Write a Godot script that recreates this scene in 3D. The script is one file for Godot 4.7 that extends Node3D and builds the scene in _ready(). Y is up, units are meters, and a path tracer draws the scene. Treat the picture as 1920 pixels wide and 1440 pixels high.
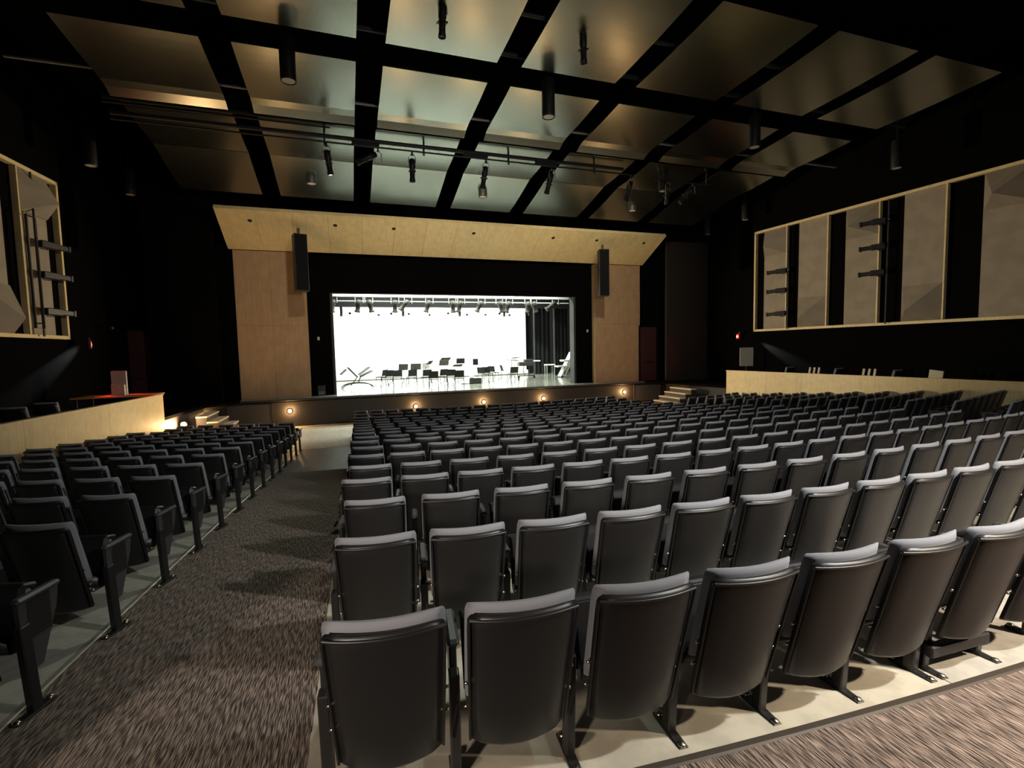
extends Node3D
# A school auditorium seen from the back corner of its centre block. Metres; y = 0 is the height of the camera's eye.

const XC := 5.03          # centre line of the hall
const YS := -1.752        # stage floor
const YF := -2.90         # orchestra floor in front of the stage
const ZL := -20.95        # stage lip
const ZP := -21.38        # front of the proscenium piers
const EYE := -1.838       # rear floor

var M := {}
var used := {}
var rng := RandomNumberGenerator.new()
var cam: Camera3D


func _ready() -> void:
	rng.seed = 7
	set_camera()
	set_air()
	set_big_lights()
	make_materials()
	build_shell()
	build_floors()
	build_proscenium()
	build_wall_plates()
	build_ceiling()
	build_side_walls()
	build_terraces()
	build_stage()
	build_seats()
	build_stage_things()
	build_lighting_bars()
	build_small_lights()


# ------------------------------------------------------------------ camera, air, lights

func set_camera() -> void:
	cam = Camera3D.new()
	cam.name = "camera"
	cam.fov = rad_to_deg(2.0 * atan(720.0 / 909.14))
	cam.near = 0.05
	cam.far = 200.0
	var yw := deg_to_rad(18.58)
	var pt := deg_to_rad(-4.096)
	var rl := deg_to_rad(-1.235)
	# world to camera: turn, then nod, then roll
	var a := Basis(Vector3(cos(yw), 0, -sin(yw)), Vector3(0, 1, 0), Vector3(sin(yw), 0, cos(yw)))
	var b := Basis(Vector3(1, 0, 0), Vector3(0, cos(pt), -sin(pt)), Vector3(0, sin(pt), cos(pt)))
	var c := Basis(Vector3(cos(rl), -sin(rl), 0), Vector3(sin(rl), cos(rl), 0), Vector3(0, 0, 1))
	cam.transform = Transform3D((c * b * a).transposed(), Vector3.ZERO)
	add_child(cam)
	cam.current = true


func set_air() -> void:
	var e := Environment.new()
	e.background_mode = Environment.BG_COLOR
	e.background_color = Color(0, 0, 0)
	e.tonemap_mode = Environment.TONE_MAPPER_LINEAR
	e.tonemap_exposure = 1.0
	e.sdfgi_enabled = true
	e.ssao_enabled = true
	e.ssil_enabled = true
	var w := WorldEnvironment.new()
	w.name = "world"
	w.environment = e
	add_child(w)


func area(called: String, at: Vector3, towards: Vector3, size: Vector2, color: Color, energy: float) -> void:
	var l := AreaLight3D.new()
	l.name = called
	l.area_size = size
	l.light_color = color
	l.light_energy = energy
	l.shadow_enabled = true
	l.set("area_range", 60.0)
	var up := Vector3.UP if absf(towards.normalized().y) < 0.9 else Vector3.BACK
	l.transform = Transform3D(Basis.looking_at(towards, up), at)
	add_child(l, true)


func spot(called: String, at: Vector3, towards: Vector3, angle: float, soft: float, color: Color, energy: float, size := 0.05) -> void:
	var l := SpotLight3D.new()
	l.name = called
	l.spot_angle = angle
	l.spot_angle_attenuation = soft
	l.spot_range = 60.0
	l.spot_attenuation = 2.0
	l.light_size = size
	l.light_color = color
	l.light_energy = energy
	l.shadow_enabled = true
	var up := Vector3.UP if absf(towards.normalized().y) < 0.95 else Vector3.BACK
	l.transform = Transform3D(Basis.looking_at(towards, up), at)
	add_child(l, true)


func omni(called: String, at: Vector3, color: Color, energy: float, size := 0.04) -> void:
	var l := OmniLight3D.new()
	l.name = called
	l.omni_range = 60.0
	l.omni_attenuation = 2.0
	l.light_size = size
	l.light_color = color
	l.light_energy = energy
	l.shadow_enabled = true
	l.position = at
	add_child(l, true)


const STAGE_ROWS := [[-23.3, 3.6, 84.0, 0.0], [-26.2, 4.0, 145.0, -0.1], [-29.0, 4.2, 290.0, -0.6]]

func set_big_lights() -> void:
	# the work lights over the stage: three strips behind the proscenium header
	for r in STAGE_ROWS:
		area("stage_strip_light", Vector3(XC, r[1] - 0.06, r[0]), Vector3(0, -1, r[3]), Vector2(10.0, 0.3), Color(0.96, 1.0, 0.95), r[2])
	# side lamps on stands just inside the opening, raking the far side walls
	for q in SIDE_LAMPS:
		spot("stage_side_light", q[0] + (q[1] as Vector3).normalized() * 0.2, q[1], 19.0, 0.6, Color(1.0, 0.93, 0.80), q[2], 0.12)
	# three of the spotlights on the bar below the clouds wash the hood and the piers
	for q in WASH:
		spot("hood_wash", q[0], q[1], 52.0, 0.8, Color(1.0, 0.95, 0.84), q[2] * 0.95, 0.08)
	# the soffit downlights over the rear cross aisle
	for x: Array in REAR_LAMPS:
		spot("rear_downlight", Vector3(x[0], 1.90, x[1]), Vector3(0.0, -1, -0.25), x[3], 0.9, Color(1.0, 0.915, 0.81), x[2], 0.09)
	# a floodlight under the soffit's edge, over the rear rows
	spot("soffit_flood", Vector3(3.5, 1.86, -0.22), Vector3(0.22, -0.66, -1.0), 72.0, 0.7, Color(1.0, 1.0, 0.985), 36.0, 0.12)
	# a spotlight on the nearest bar, down on the aisle and the side block
	spot("bar_spot", Vector3(1.93, 5.86, -9.22), Vector3(-3.4, -7.6, 3.6), 38.0, 0.9, Color(0.94, 1.0, 0.93), 14.0, 0.08)
	# a wall light by the doors in the rear left corner
	spot("rear_wall_light", Vector3(-4.12, 0.85, 2.86), Vector3(0.44, -0.27, -0.86), 23.0, 0.5, Color(1.0, 0.93, 0.86), 46.0, 0.25)

const SIDE_LAMPS := [[Vector3(-1.3, 0.0, -22.9), Vector3(18.5, 1.9, 8.8), 165.0], [Vector3(11.7, 0.0, -22.9), Vector3(-18.5, 1.9, 8.8), 165.0]]
const WASH := [[Vector3(-0.24, 4.96, -14.76), Vector3(-0.15, -0.12, -1.0), 14.0], [Vector3(4.25, 4.94, -14.78), Vector3(0.1, -0.12, -1.0), 14.0], [Vector3(9.4, 4.98, -14.8), Vector3(0.2, -0.12, -1.0), 14.0]]
const REAR_LAMPS := [[5.2, 1.0, 56.0, 62.0], [9.6, 1.0, 46.0, 58.0]]


# ------------------------------------------------------------------ materials

func lin(r: float, g: float, b: float) -> Color:
	return Color(r, g, b).linear_to_srgb()


func mat(called: String, c: Color, rough: float, metal := 0.0) -> StandardMaterial3D:
	var m := StandardMaterial3D.new()
	m.resource_name = called
	m.albedo_color = c
	m.roughness = rough
	m.metallic = metal
	M[called] = m
	return m


func glow(called: String, c: Color, energy: float) -> void:
	var m := mat(called, c, 0.5)
	m.emission_enabled = true
	m.emission = c
	m.emission_energy_multiplier = energy


func world_tex(m: StandardMaterial3D, t: Texture2D, scale: Vector3) -> void:
	m.albedo_texture = t
	m.uv1_triplanar = true
	m.uv1_world_triplanar = true
	m.uv1_scale = scale
	m.uv1_triplanar_sharpness = 4.0


func noise(freq: float, octaves := 4, sd := 1) -> FastNoiseLite:
	var n := FastNoiseLite.new()
	n.noise_type = FastNoiseLite.TYPE_SIMPLEX_SMOOTH
	n.frequency = freq
	n.fractal_octaves = octaves
	n.seed = sd
	return n


func carpet_texture() -> ImageTexture:
	# broken streaks of dark brown and pale yarn, long in the v direction
	var a := noise(0.34, 3, 3).get_seamless_image(256, 40)
	a.resize(512, 512, Image.INTERPOLATE_CUBIC)
	var b := noise(0.16, 2, 9).get_seamless_image(256, 128)
	b.resize(512, 512, Image.INTERPOLATE_CUBIC)
	var c := noise(0.5, 2, 21).get_seamless_image(512, 512)
	var im := Image.create(512, 512, false, Image.FORMAT_RGB8)
	for y in 512:
		for x in 512:
			var v := a.get_pixel(x, y).r * 0.62 + b.get_pixel(x, y).r * 0.22 + c.get_pixel(x, y).r * 0.16
			v = smoothstep(0.36, 0.66, v)
			im.set_pixel(x, y, Color(0.115, 0.085, 0.07).lerp(Color(0.60, 0.53, 0.48), v))
	return ImageTexture.create_from_image(im)


func wood_texture() -> ImageTexture:
	# vertical maple figure
	var a := noise(0.09, 4, 31).get_seamless_image(512, 24)
	a.resize(512, 512, Image.INTERPOLATE_CUBIC)
	var b := noise(0.012, 3, 33).get_seamless_image(512, 512)
	var im := Image.create(512, 512, false, Image.FORMAT_RGB8)
	for y in 512:
		for x in 512:
			var v := a.get_pixel(x, y).r * 0.55 + b.get_pixel(x, y).r * 0.45
			im.set_pixel(x, y, Color(0.94, 0.925, 0.905).lerp(Color(1, 1, 1), smoothstep(0.25, 0.7, v)))
	return ImageTexture.create_from_image(im)


func cloudy(f: float, lo: float, sd: int) -> ImageTexture:
	var b := noise(f, 5, sd).get_seamless_image(512, 512)
	var im := Image.create(512, 512, false, Image.FORMAT_RGB8)
	for y in 512:
		for x in 512:
			var v := lerpf(lo, 1.0, smoothstep(0.2, 0.8, b.get_pixel(x, y).r))
			im.set_pixel(x, y, Color(v, v, v))
	return ImageTexture.create_from_image(im)


func make_materials() -> void:
	var carpet := mat("carpet", Color(1, 1, 1), 0.95)
	world_tex(carpet, carpet_texture(), Vector3(2.3, 1.0, 0.52))
	var slab := mat("concrete", Color(0.72, 0.69, 0.62), 0.55)
	var blotch := cloudy(0.012, 0.92, 41)
	world_tex(slab, blotch, Vector3(0.7, 0.7, 0.7))
	var slab2 := mat("grey_concrete", Color(0.66, 0.64, 0.60), 0.6)
	world_tex(slab2, blotch, Vector3(0.9, 0.9, 0.9))
	mat("edge_strip", Color(0.22, 0.19, 0.16), 0.5)
	mat("edge_metal", Color(0.62, 0.60, 0.55), 0.4, 0.4)
	var wood := wood_texture()
	var maple := mat("maple", Color(0.88, 0.80, 0.60), 0.5)
	world_tex(maple, wood, Vector3(0.45, 0.45, 0.45))
	var maple2 := mat("maple_dark", Color(0.86, 0.775, 0.57), 0.5)
	world_tex(maple2, wood, Vector3(0.45, 0.45, 0.45))
	var pier := mat("pier_wood", Color(0.70, 0.575, 0.44), 0.6)
	world_tex(pier, wood, Vector3(0.3, 0.3, 0.3))
	mat("black_paint", lin(0.005, 0.005, 0.005), 0.9)
	mat("black_wall", lin(0.0025, 0.0025, 0.0024), 0.9)
	mat("soft_black", lin(0.012, 0.012, 0.013), 0.95)
	for k in ["black_paint", "black_wall", "soft_black"]:
		M[k].metallic_specular = 0.12
	mat("border", lin(0.006, 0.006, 0.006), 0.95)
	var aisle := mat("aisle_floor", Color(0.43, 0.42, 0.38), 0.5)
	world_tex(aisle, blotch, Vector3(0.5, 0.5, 0.5))
	mat("stage_black", lin(0.02, 0.02, 0.021), 0.7)
	mat("fascia", lin(0.022, 0.018, 0.016), 0.6)
	mat("fascia_grey", lin(0.07, 0.062, 0.055), 0.6)
	var boards := mat("stage_boards", lin(0.27, 0.275, 0.235), 0.13)
	world_tex(boards, cloudy(0.01, 0.9, 55), Vector3(0.5, 0.5, 0.5))
	mat("cyc", Color(0.95, 0.96, 0.95), 0.9)
	mat("drape", lin(0.03, 0.03, 0.034), 0.9)
	mat("pale_ledge", Color(0.86, 0.86, 0.82), 0.6)
	mat("cloud", lin(0.31, 0.335, 0.31), 0.25, 1.0)
	var dif := mat("diffuser", Color(0.60, 0.555, 0.49), 0.85)
	world_tex(dif, cloudy(0.008, 0.93, 77), Vector3(0.3, 0.3, 0.3))
	mat("shell", lin(0.010, 0.010, 0.0105), 0.42)
	var cloth := mat("seat_cloth", lin(0.21, 0.215, 0.235), 0.95)
	cloth.rim_enabled = true
	cloth.rim = 0.3
	mat("seat_metal", lin(0.025, 0.024, 0.024), 0.35, 0.3)
	mat("arm_plastic", lin(0.05, 0.05, 0.052), 0.4)
	mat("bolt", Color(0.75, 0.72, 0.66), 0.25, 1.0)
	mat("black_metal", lin(0.02, 0.02, 0.02), 0.45, 0.2)
	mat("pipe", lin(0.03, 0.03, 0.03), 0.5, 0.2)
	mat("grey_pipe", Color(0.62, 0.62, 0.60), 0.45, 0.3)
	mat("lens", Color(0.8, 0.78, 0.74), 0.3)
	mat("chair_black", lin(0.018, 0.019, 0.018), 0.7)
	mat("chair_frame", lin(0.04, 0.037, 0.03), 0.5, 0.2)
	mat("grey_desk", lin(0.13, 0.13, 0.12), 0.6)
	mat("white_plastic", Color(0.92, 0.92, 0.90), 0.5)
	mat("board_white", Color(0.80, 0.77, 0.72), 0.6)
	mat("slat_pale", Color(0.72, 0.68, 0.58), 0.6)
	mat("table_wood", Color(0.78, 0.55, 0.34), 0.5)
	mat("tread", Color(0.80, 0.72, 0.60), 0.6)
	mat("red_door", lin(0.05, 0.012, 0.012), 0.6)
	mat("hole", lin(0.01, 0.01, 0.01), 0.9)
	glow("warm_bulb", Color(1.0, 0.82, 0.60), 7.0)
	glow("strip_face", Color(0.96, 1.0, 0.95), 4.0)
	glow("rear_bulb", Color(1.0, 0.86, 0.70), 4.0)
	glow("exit_red", Color(1.0, 0.09, 0.07), 2.2)
	glow("exit_white", Color(1.0, 0.75, 0.65), 2.5)


# ------------------------------------------------------------------ shapes

func S() -> SurfaceTool:
	var s := SurfaceTool.new()
	s.begin(Mesh.PRIMITIVE_TRIANGLES)
	s.set_smooth_group(-1)
	return s


func fin(s: SurfaceTool, m: Material) -> ArrayMesh:
	s.generate_normals()
	var me := s.commit()
	me.surface_set_material(0, m)
	return me


func poly(s: SurfaceTool, p: Array, inside: Vector3) -> void:
	var n: Vector3 = (p[1] - p[0]).cross(p[2] - p[0])
	if n.dot(p[0] - inside) > 0.0:
		p.reverse()
	for i in range(1, p.size() - 1):
		s.add_vertex(p[0])
		s.add_vertex(p[i])
		s.add_vertex(p[i + 1])


func bx(s: SurfaceTool, c: Vector3, z: Vector3, b := Basis(), ch := 0.0) -> void:
	s.set_smooth_group(-1)
	var h := z / 2.0
	for a in 3:
		var u := (a + 1) % 3
		var v := (a + 2) % 3
		for sg in [-1.0, 1.0]:
			var pts := []
			for q in [[-1, -1], [1, -1], [1, 1], [-1, 1]]:
				var p := Vector3.ZERO
				p[a] = h[a] * sg
				p[u] = (h[u] - ch) * q[0]
				p[v] = (h[v] - ch) * q[1]
				pts.append(c + b * p)
			poly(s, pts, c)
			if ch > 0.0:
				# the bevel between this face and the next axis' faces
				for sv in [-1.0, 1.0]:
					var e := []
					for q in [[0, -1], [0, 1], [1, 1], [1, -1]]:
						var p := Vector3.ZERO
						p[a] = (h[a] if q[0] == 0 else h[a] - ch) * sg
						p[u] = (h[u] - ch if q[0] == 0 else h[u]) * sv
						p[v] = (h[v] - ch) * q[1]
						e.append(c + b * p)
					poly(s, e, c)
	if ch > 0.0:
		for sx in [-1.0, 1.0]:
			for sy in [-1.0, 1.0]:
				for sz in [-1.0, 1.0]:
					var k := Vector3(sx, sy, sz)
					var t := []
					for a in 3:
						var p := h - Vector3(ch, ch, ch)
						p[a] = h[a]
						t.append(c + b * (p * k))
					poly(s, t, c)


func loft(s: SurfaceTool, rings: Array, smooth := true, closed := true) -> void:
	# rings of equally many points; ends are capped; the whole is turned outside out
	var tris := []
	var caps := []
	var n: int = rings[0].size()
	for i in rings.size() - 1:
		for j in (n if closed else n - 1):
			var k := (j + 1) % n
			var a: Vector3 = rings[i][j]
			var b: Vector3 = rings[i][k]
			var c: Vector3 = rings[i + 1][k]
			var d: Vector3 = rings[i + 1][j]
			tris.append_array([a, b, c, a, c, d])
	if closed:
		for e in [0, rings.size() - 1]:
			var i := 0
			var k := n - 1
			while i + 1 < k:
				var q := [[i, i + 1, k]]
				if k - 1 > i + 1:
					q.append([i + 1, k - 1, k])
				for w in q:
					if e == 0:
						caps.append_array([rings[e][w[0]], rings[e][w[2]], rings[e][w[1]]])
					else:
						caps.append_array([rings[e][w[0]], rings[e][w[1]], rings[e][w[2]]])
				i += 1
				k -= 1
	var vol := 0.0
	var o: Vector3 = rings[0][0]
	for all in [tris, caps]:
		for i in range(0, all.size(), 3):
			vol += (all[i] - o).dot((all[i + 1] - o).cross(all[i + 2] - o))
	for all in [tris, caps]:
		s.set_smooth_group(1 if smooth and all == tris else -1)
		for i in range(0, all.size(), 3):
			if vol > 0.0:
				s.add_vertex(all[i]); s.add_vertex(all[i + 2]); s.add_vertex(all[i + 1])
			else:
				s.add_vertex(all[i]); s.add_vertex(all[i + 1]); s.add_vertex(all[i + 2])


func ring(c: Vector3, d: Vector3, r: float, n: int) -> Array:
	d = d.normalized()
	var u := d.cross(Vector3.UP if absf(d.y) < 0.9 else Vector3.RIGHT).normalized()
	var v := d.cross(u)
	var out := []
	for i in n:
		var t := TAU * i / n
		out.append(c + (u * cos(t) + v * sin(t)) * r)
	return out


func tube(s: SurfaceTool, pts: Array, r: float, n := 8) -> void:
	var rings := []
	for i in pts.size():
		var d: Vector3 = pts[mini(i + 1, pts.size() - 1)] - pts[maxi(i - 1, 0)]
		rings.append(ring(pts[i], d, r, n))
	loft(s, rings)


func cone(s: SurfaceTool, a: Vector3, b: Vector3, ra: float, rb: float, n := 12) -> void:
	loft(s, [ring(a, b - a, ra, n), ring(b, b - a, rb, n)])


func lathe(s: SurfaceTool, at: Vector3, axis: Vector3, prof: Array, n := 16) -> void:
	# prof: [distance along the axis, radius]
	var rings := []
	for p in prof:
		rings.append(ring(at + axis.normalized() * p[0], axis, maxf(p[1], 0.001), n))
	loft(s, rings)


func sheet(s: SurfaceTool, rows: Array, thick: Vector3) -> void:
	# a grid of points given a thickness
	var n: int = rows[0].size()
	var rings := []
	for r in rows:
		var k := []
		for p in r:
			k.append(p)
		for j in n:
			k.append(r[n - 1 - j] + thick)
		rings.append(k)
	loft(s, rings, false)


func prism(s: SurfaceTool, outline: Array, along: Vector3) -> void:
	var top := []
	for p in outline:
		top.append(p + along)
	loft(s, [outline, top], false)


# ------------------------------------------------------------------ nodes

func numbered(called: String) -> String:
	var k: int = used.get(called, 0)
	used[called] = k + 1
	return called if k == 0 else "%s_%03d" % [called, k]


func tag(o: Node, label: String, category: String, group := "") -> Node:
	o.set_meta("label", label)
	o.set_meta("category", category)
	if group:
		o.set_meta("group", group)
	return o


func thing(called: String, label: String, category: String, at := Vector3.ZERO, turn := 0.0, group := "") -> Node3D:
	var o := Node3D.new()
	o.name = numbered(called)
	o.position = at
	o.rotation.y = turn
	add_child(o)
	tag(o, label, category, group)
	return o


func part(called: String, me: Mesh, parent: Node, label := "") -> MeshInstance3D:
	var o := MeshInstance3D.new()
	o.name = called
	o.mesh = me
	parent.add_child(o, true)
	if label:
		o.set_meta("label", label)
	return o


func struct(called: String, me: Mesh) -> MeshInstance3D:
	var o := MeshInstance3D.new()
	o.name = numbered(called)
	o.mesh = me
	add_child(o)
	o.set_meta("kind", "structure")
	return o


func single(called: String, me: Mesh, label: String, category: String, at := Vector3.ZERO, turn := 0.0, group := "") -> MeshInstance3D:
	var o := MeshInstance3D.new()
	o.name = numbered(called)
	o.mesh = me
	o.position = at
	o.rotation.y = turn
	add_child(o)
	tag(o, label, category, group)
	return o


func box_mesh(z: Vector3, m: Material, ch := 0.0, c := Vector3.ZERO) -> ArrayMesh:
	var s := S()
	bx(s, c, z, Basis(), ch)
	return fin(s, m)


func nth(n: int) -> String:
	return ["zeroth", "first", "second", "third", "fourth", "fifth", "sixth", "seventh", "eighth", "ninth", "tenth", "eleventh", "twelfth", "thirteenth", "fourteenth", "fifteenth", "sixteenth", "seventeenth", "eighteenth", "nineteenth", "twentieth", "twenty-first", "twenty-second"][n]


# ------------------------------------------------------------------ floor levels

func drop(k: float) -> float:
	var t := (minf(k, 16.8) - 1.0) / 17.0
	return 0.968 + t * (1.165 + t * (-0.672 + t * (2.452 - t * 1.915)))


func floor_y(x: float, z: float) -> float:
	var rho := Vector2(x - 4.95, z + 44.984).length()
	return -(drop(clampf(1.0 + (43.489 - rho) / 0.911, 1.0, 18.0)) + 0.87)


func left_edge(z: float) -> float:     # the left aisle's far edge
	return -1.80 + 0.019 * (-z - 3.5)

func right_edge(z: float) -> float:    # its near edge, along the centre block
	return -0.245 + 0.0155 * (-z - 3.0)


func floor_patch(called: String, m: Material, zs: Array, xl: Callable, xr: Callable, nx: int, lift := 0.0, thick := 0.12) -> void:
	var s := S()
	var rows := []
	for z in zs:
		var r := []
		for i in nx + 1:
			var t := float(i) / nx
			var p: Vector2 = Vector2(lerpf(xl.call(z), xr.call(z), t), z)
			r.append(Vector3(p.x, floor_y(p.x, p.y) + lift, p.y))
		rows.append(r)
	sheet(s, rows, Vector3(0, -thick, 0))
	struct(called, fin(s, m))


func steps(a: float, b: float, n: int) -> Array:
	var out := []
	for i in n + 1:
		out.append(lerpf(a, b, float(i) / n))
	return out


func arc_z(x: float, rho: float) -> float:
	return -44.984 + sqrt(rho * rho - (x - 4.95) * (x - 4.95))


func build_floors() -> void:
	var zs := steps(-1.2, -15.6, 40)
	# the aisles, carpeted
	for half in [[-1.2, -11.4, 24, "carpet"], [-11.4, -15.6, 16, "aisle_floor"]]:
		var za := steps(half[0], half[1], half[2])
		floor_patch("floor", M[half[3]], za, left_edge, right_edge, 3)
		floor_patch("floor", M[half[3]], za, func(_z): return 10.62, func(z): return 2 * 5.25 - left_edge(z), 3)
	# the slabs under the side blocks
	floor_patch("floor", M.grey_concrete, zs, func(_z): return -9.0, left_edge, 8)
	floor_patch("floor", M.grey_concrete, zs, func(z): return 2 * 5.25 - left_edge(z), func(_z): return 20.5, 8)
	# the orchestra floor before the stage
	floor_patch("floor", M.concrete, steps(-15.6, -21.2, 8), func(_z): return -9.0, func(_z): return 20.5, 8)
	# the slab under the centre block, its rear edge an arc
	for half in [[0.0, 3.0, "concrete"], [3.0, 10.62, "grey_concrete"]]:
		var s := S()
		var rows := []
		for i in 41:
			var t := float(i) / 40.0
			var r := []
			for j in 13:
				var u := float(j) / 12.0
				var zb := lerpf(-15.6, -1.6, t)
				var x: float = lerpf(right_edge(zb) if half[0] == 0.0 else half[0] + 0.004, half[1] - 0.004, u)
				var z := lerpf(-15.6, arc_z(x, 43.44), t)
				r.append(Vector3(x, floor_y(x, z), z))
			rows.append(r)
		sheet(s, rows, Vector3(0, -0.12, 0))
		struct("floor", fin(s, M[half[2]]))
	# the carpet of the rear cross aisle
	var s := S()
	var rows := []
	for i in 6:
		var r := []
		for j in 25:
			var x := lerpf(right_edge(-1.6), 20.5, j / 24.0)
			var z := lerpf(arc_z(x, 43.46), 5.2, i / 5.0)
			r.append(Vector3(x, EYE + 0.004, z))
		rows.append(r)
	sheet(s, rows, Vector3(0, -0.12, 0))
	struct("floor", fin(s, M.carpet))
	s = S()
	sheet(s, [[Vector3(-9, EYE + 0.002, -1.2), Vector3(right_edge(-1.6), EYE + 0.002, -1.2)], [Vector3(-9, EYE + 0.002, 5.2), Vector3(right_edge(-1.6), EYE + 0.002, 5.2)]], Vector3(0, -0.12, 0))
	struct("floor", fin(s, M.carpet))
	# dark strip where carpet and slab meet, and pale metal strips along the aisle
	s = S()
	var up := []
	for j in 49:
		var x := lerpf(right_edge(-1.6), 10.62, j / 48.0)
		up.append([Vector3(x, EYE + 0.002, arc_z(x, 43.425)), Vector3(x, EYE + 0.012, arc_z(x, 43.432)), Vector3(x, EYE + 0.012, arc_z(x, 43.462)), Vector3(x, EYE + 0.002, arc_z(x, 43.472)), Vector3(x, EYE - 0.01, arc_z(x, 43.45))])
	loft(s, up, false)
	struct("trim_1", fin(s, M.edge_strip))
	for side in 2:
		s = S()
		var line := []
		for z in steps(-1.9, -15.55, 36):
			var x := left_edge(z)
			if side == 1:
				x = 10.5 - x
			var y := floor_y(x, z)
			line.append([Vector3(x - 0.022, y + 0.001, z), Vector3(x - 0.015, y + 0.009, z), Vector3(x + 0.015, y + 0.009, z), Vector3(x + 0.022, y + 0.001, z), Vector3(x, y - 0.01, z)])
		loft(s, line, false)
		struct("trim_%d" % (side + 2), fin(s, M.edge_metal))


# ------------------------------------------------------------------ room shell

func wall_x(side: float, z: float, off := 0.0) -> float:
	return XC + side * (12.92 + off + (z + 17.78) * 0.07545)


func build_shell() -> void:
	for side: float in [-1.0, 1.0]:
		var s := S()
		var zs := [5.4, -21.6]
		var o := []
		for z in zs:
			o.append(Vector3(wall_x(side, z), -3.4, z))
		for z in [-21.6, 5.4]:
			o.append(Vector3(wall_x(side, z) + side * 0.3, -3.4, z))
		prism(s, o, Vector3(0, 12.2, 0))
		struct("wall_left" if side < 0 else "wall_right", fin(s, M.black_wall))
	struct("wall_back", box_mesh(Vector3(36, 12.2, 0.3), M.black_wall, 0.0, Vector3(XC, 2.7, 5.35)))
	# the short wall behind the left side block
	struct("wall_back", box_mesh(Vector3(7.0, 3.8, 0.15), M.black_wall, 0.0, Vector3(-5.36, 0.07, -1.95)))
	struct("ceiling", box_mesh(Vector3(36, 0.3, 27.4), M.black_paint, 0.0, Vector3(XC, 8.75, -8.2)))
	# the low soffit over the rear cross aisle
	struct("ceiling", box_mesh(Vector3(30, 0.25, 5.6), M.black_paint, 0.0, Vector3(XC, 2.10, 2.55)))


# ------------------------------------------------------------------ proscenium

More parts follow.
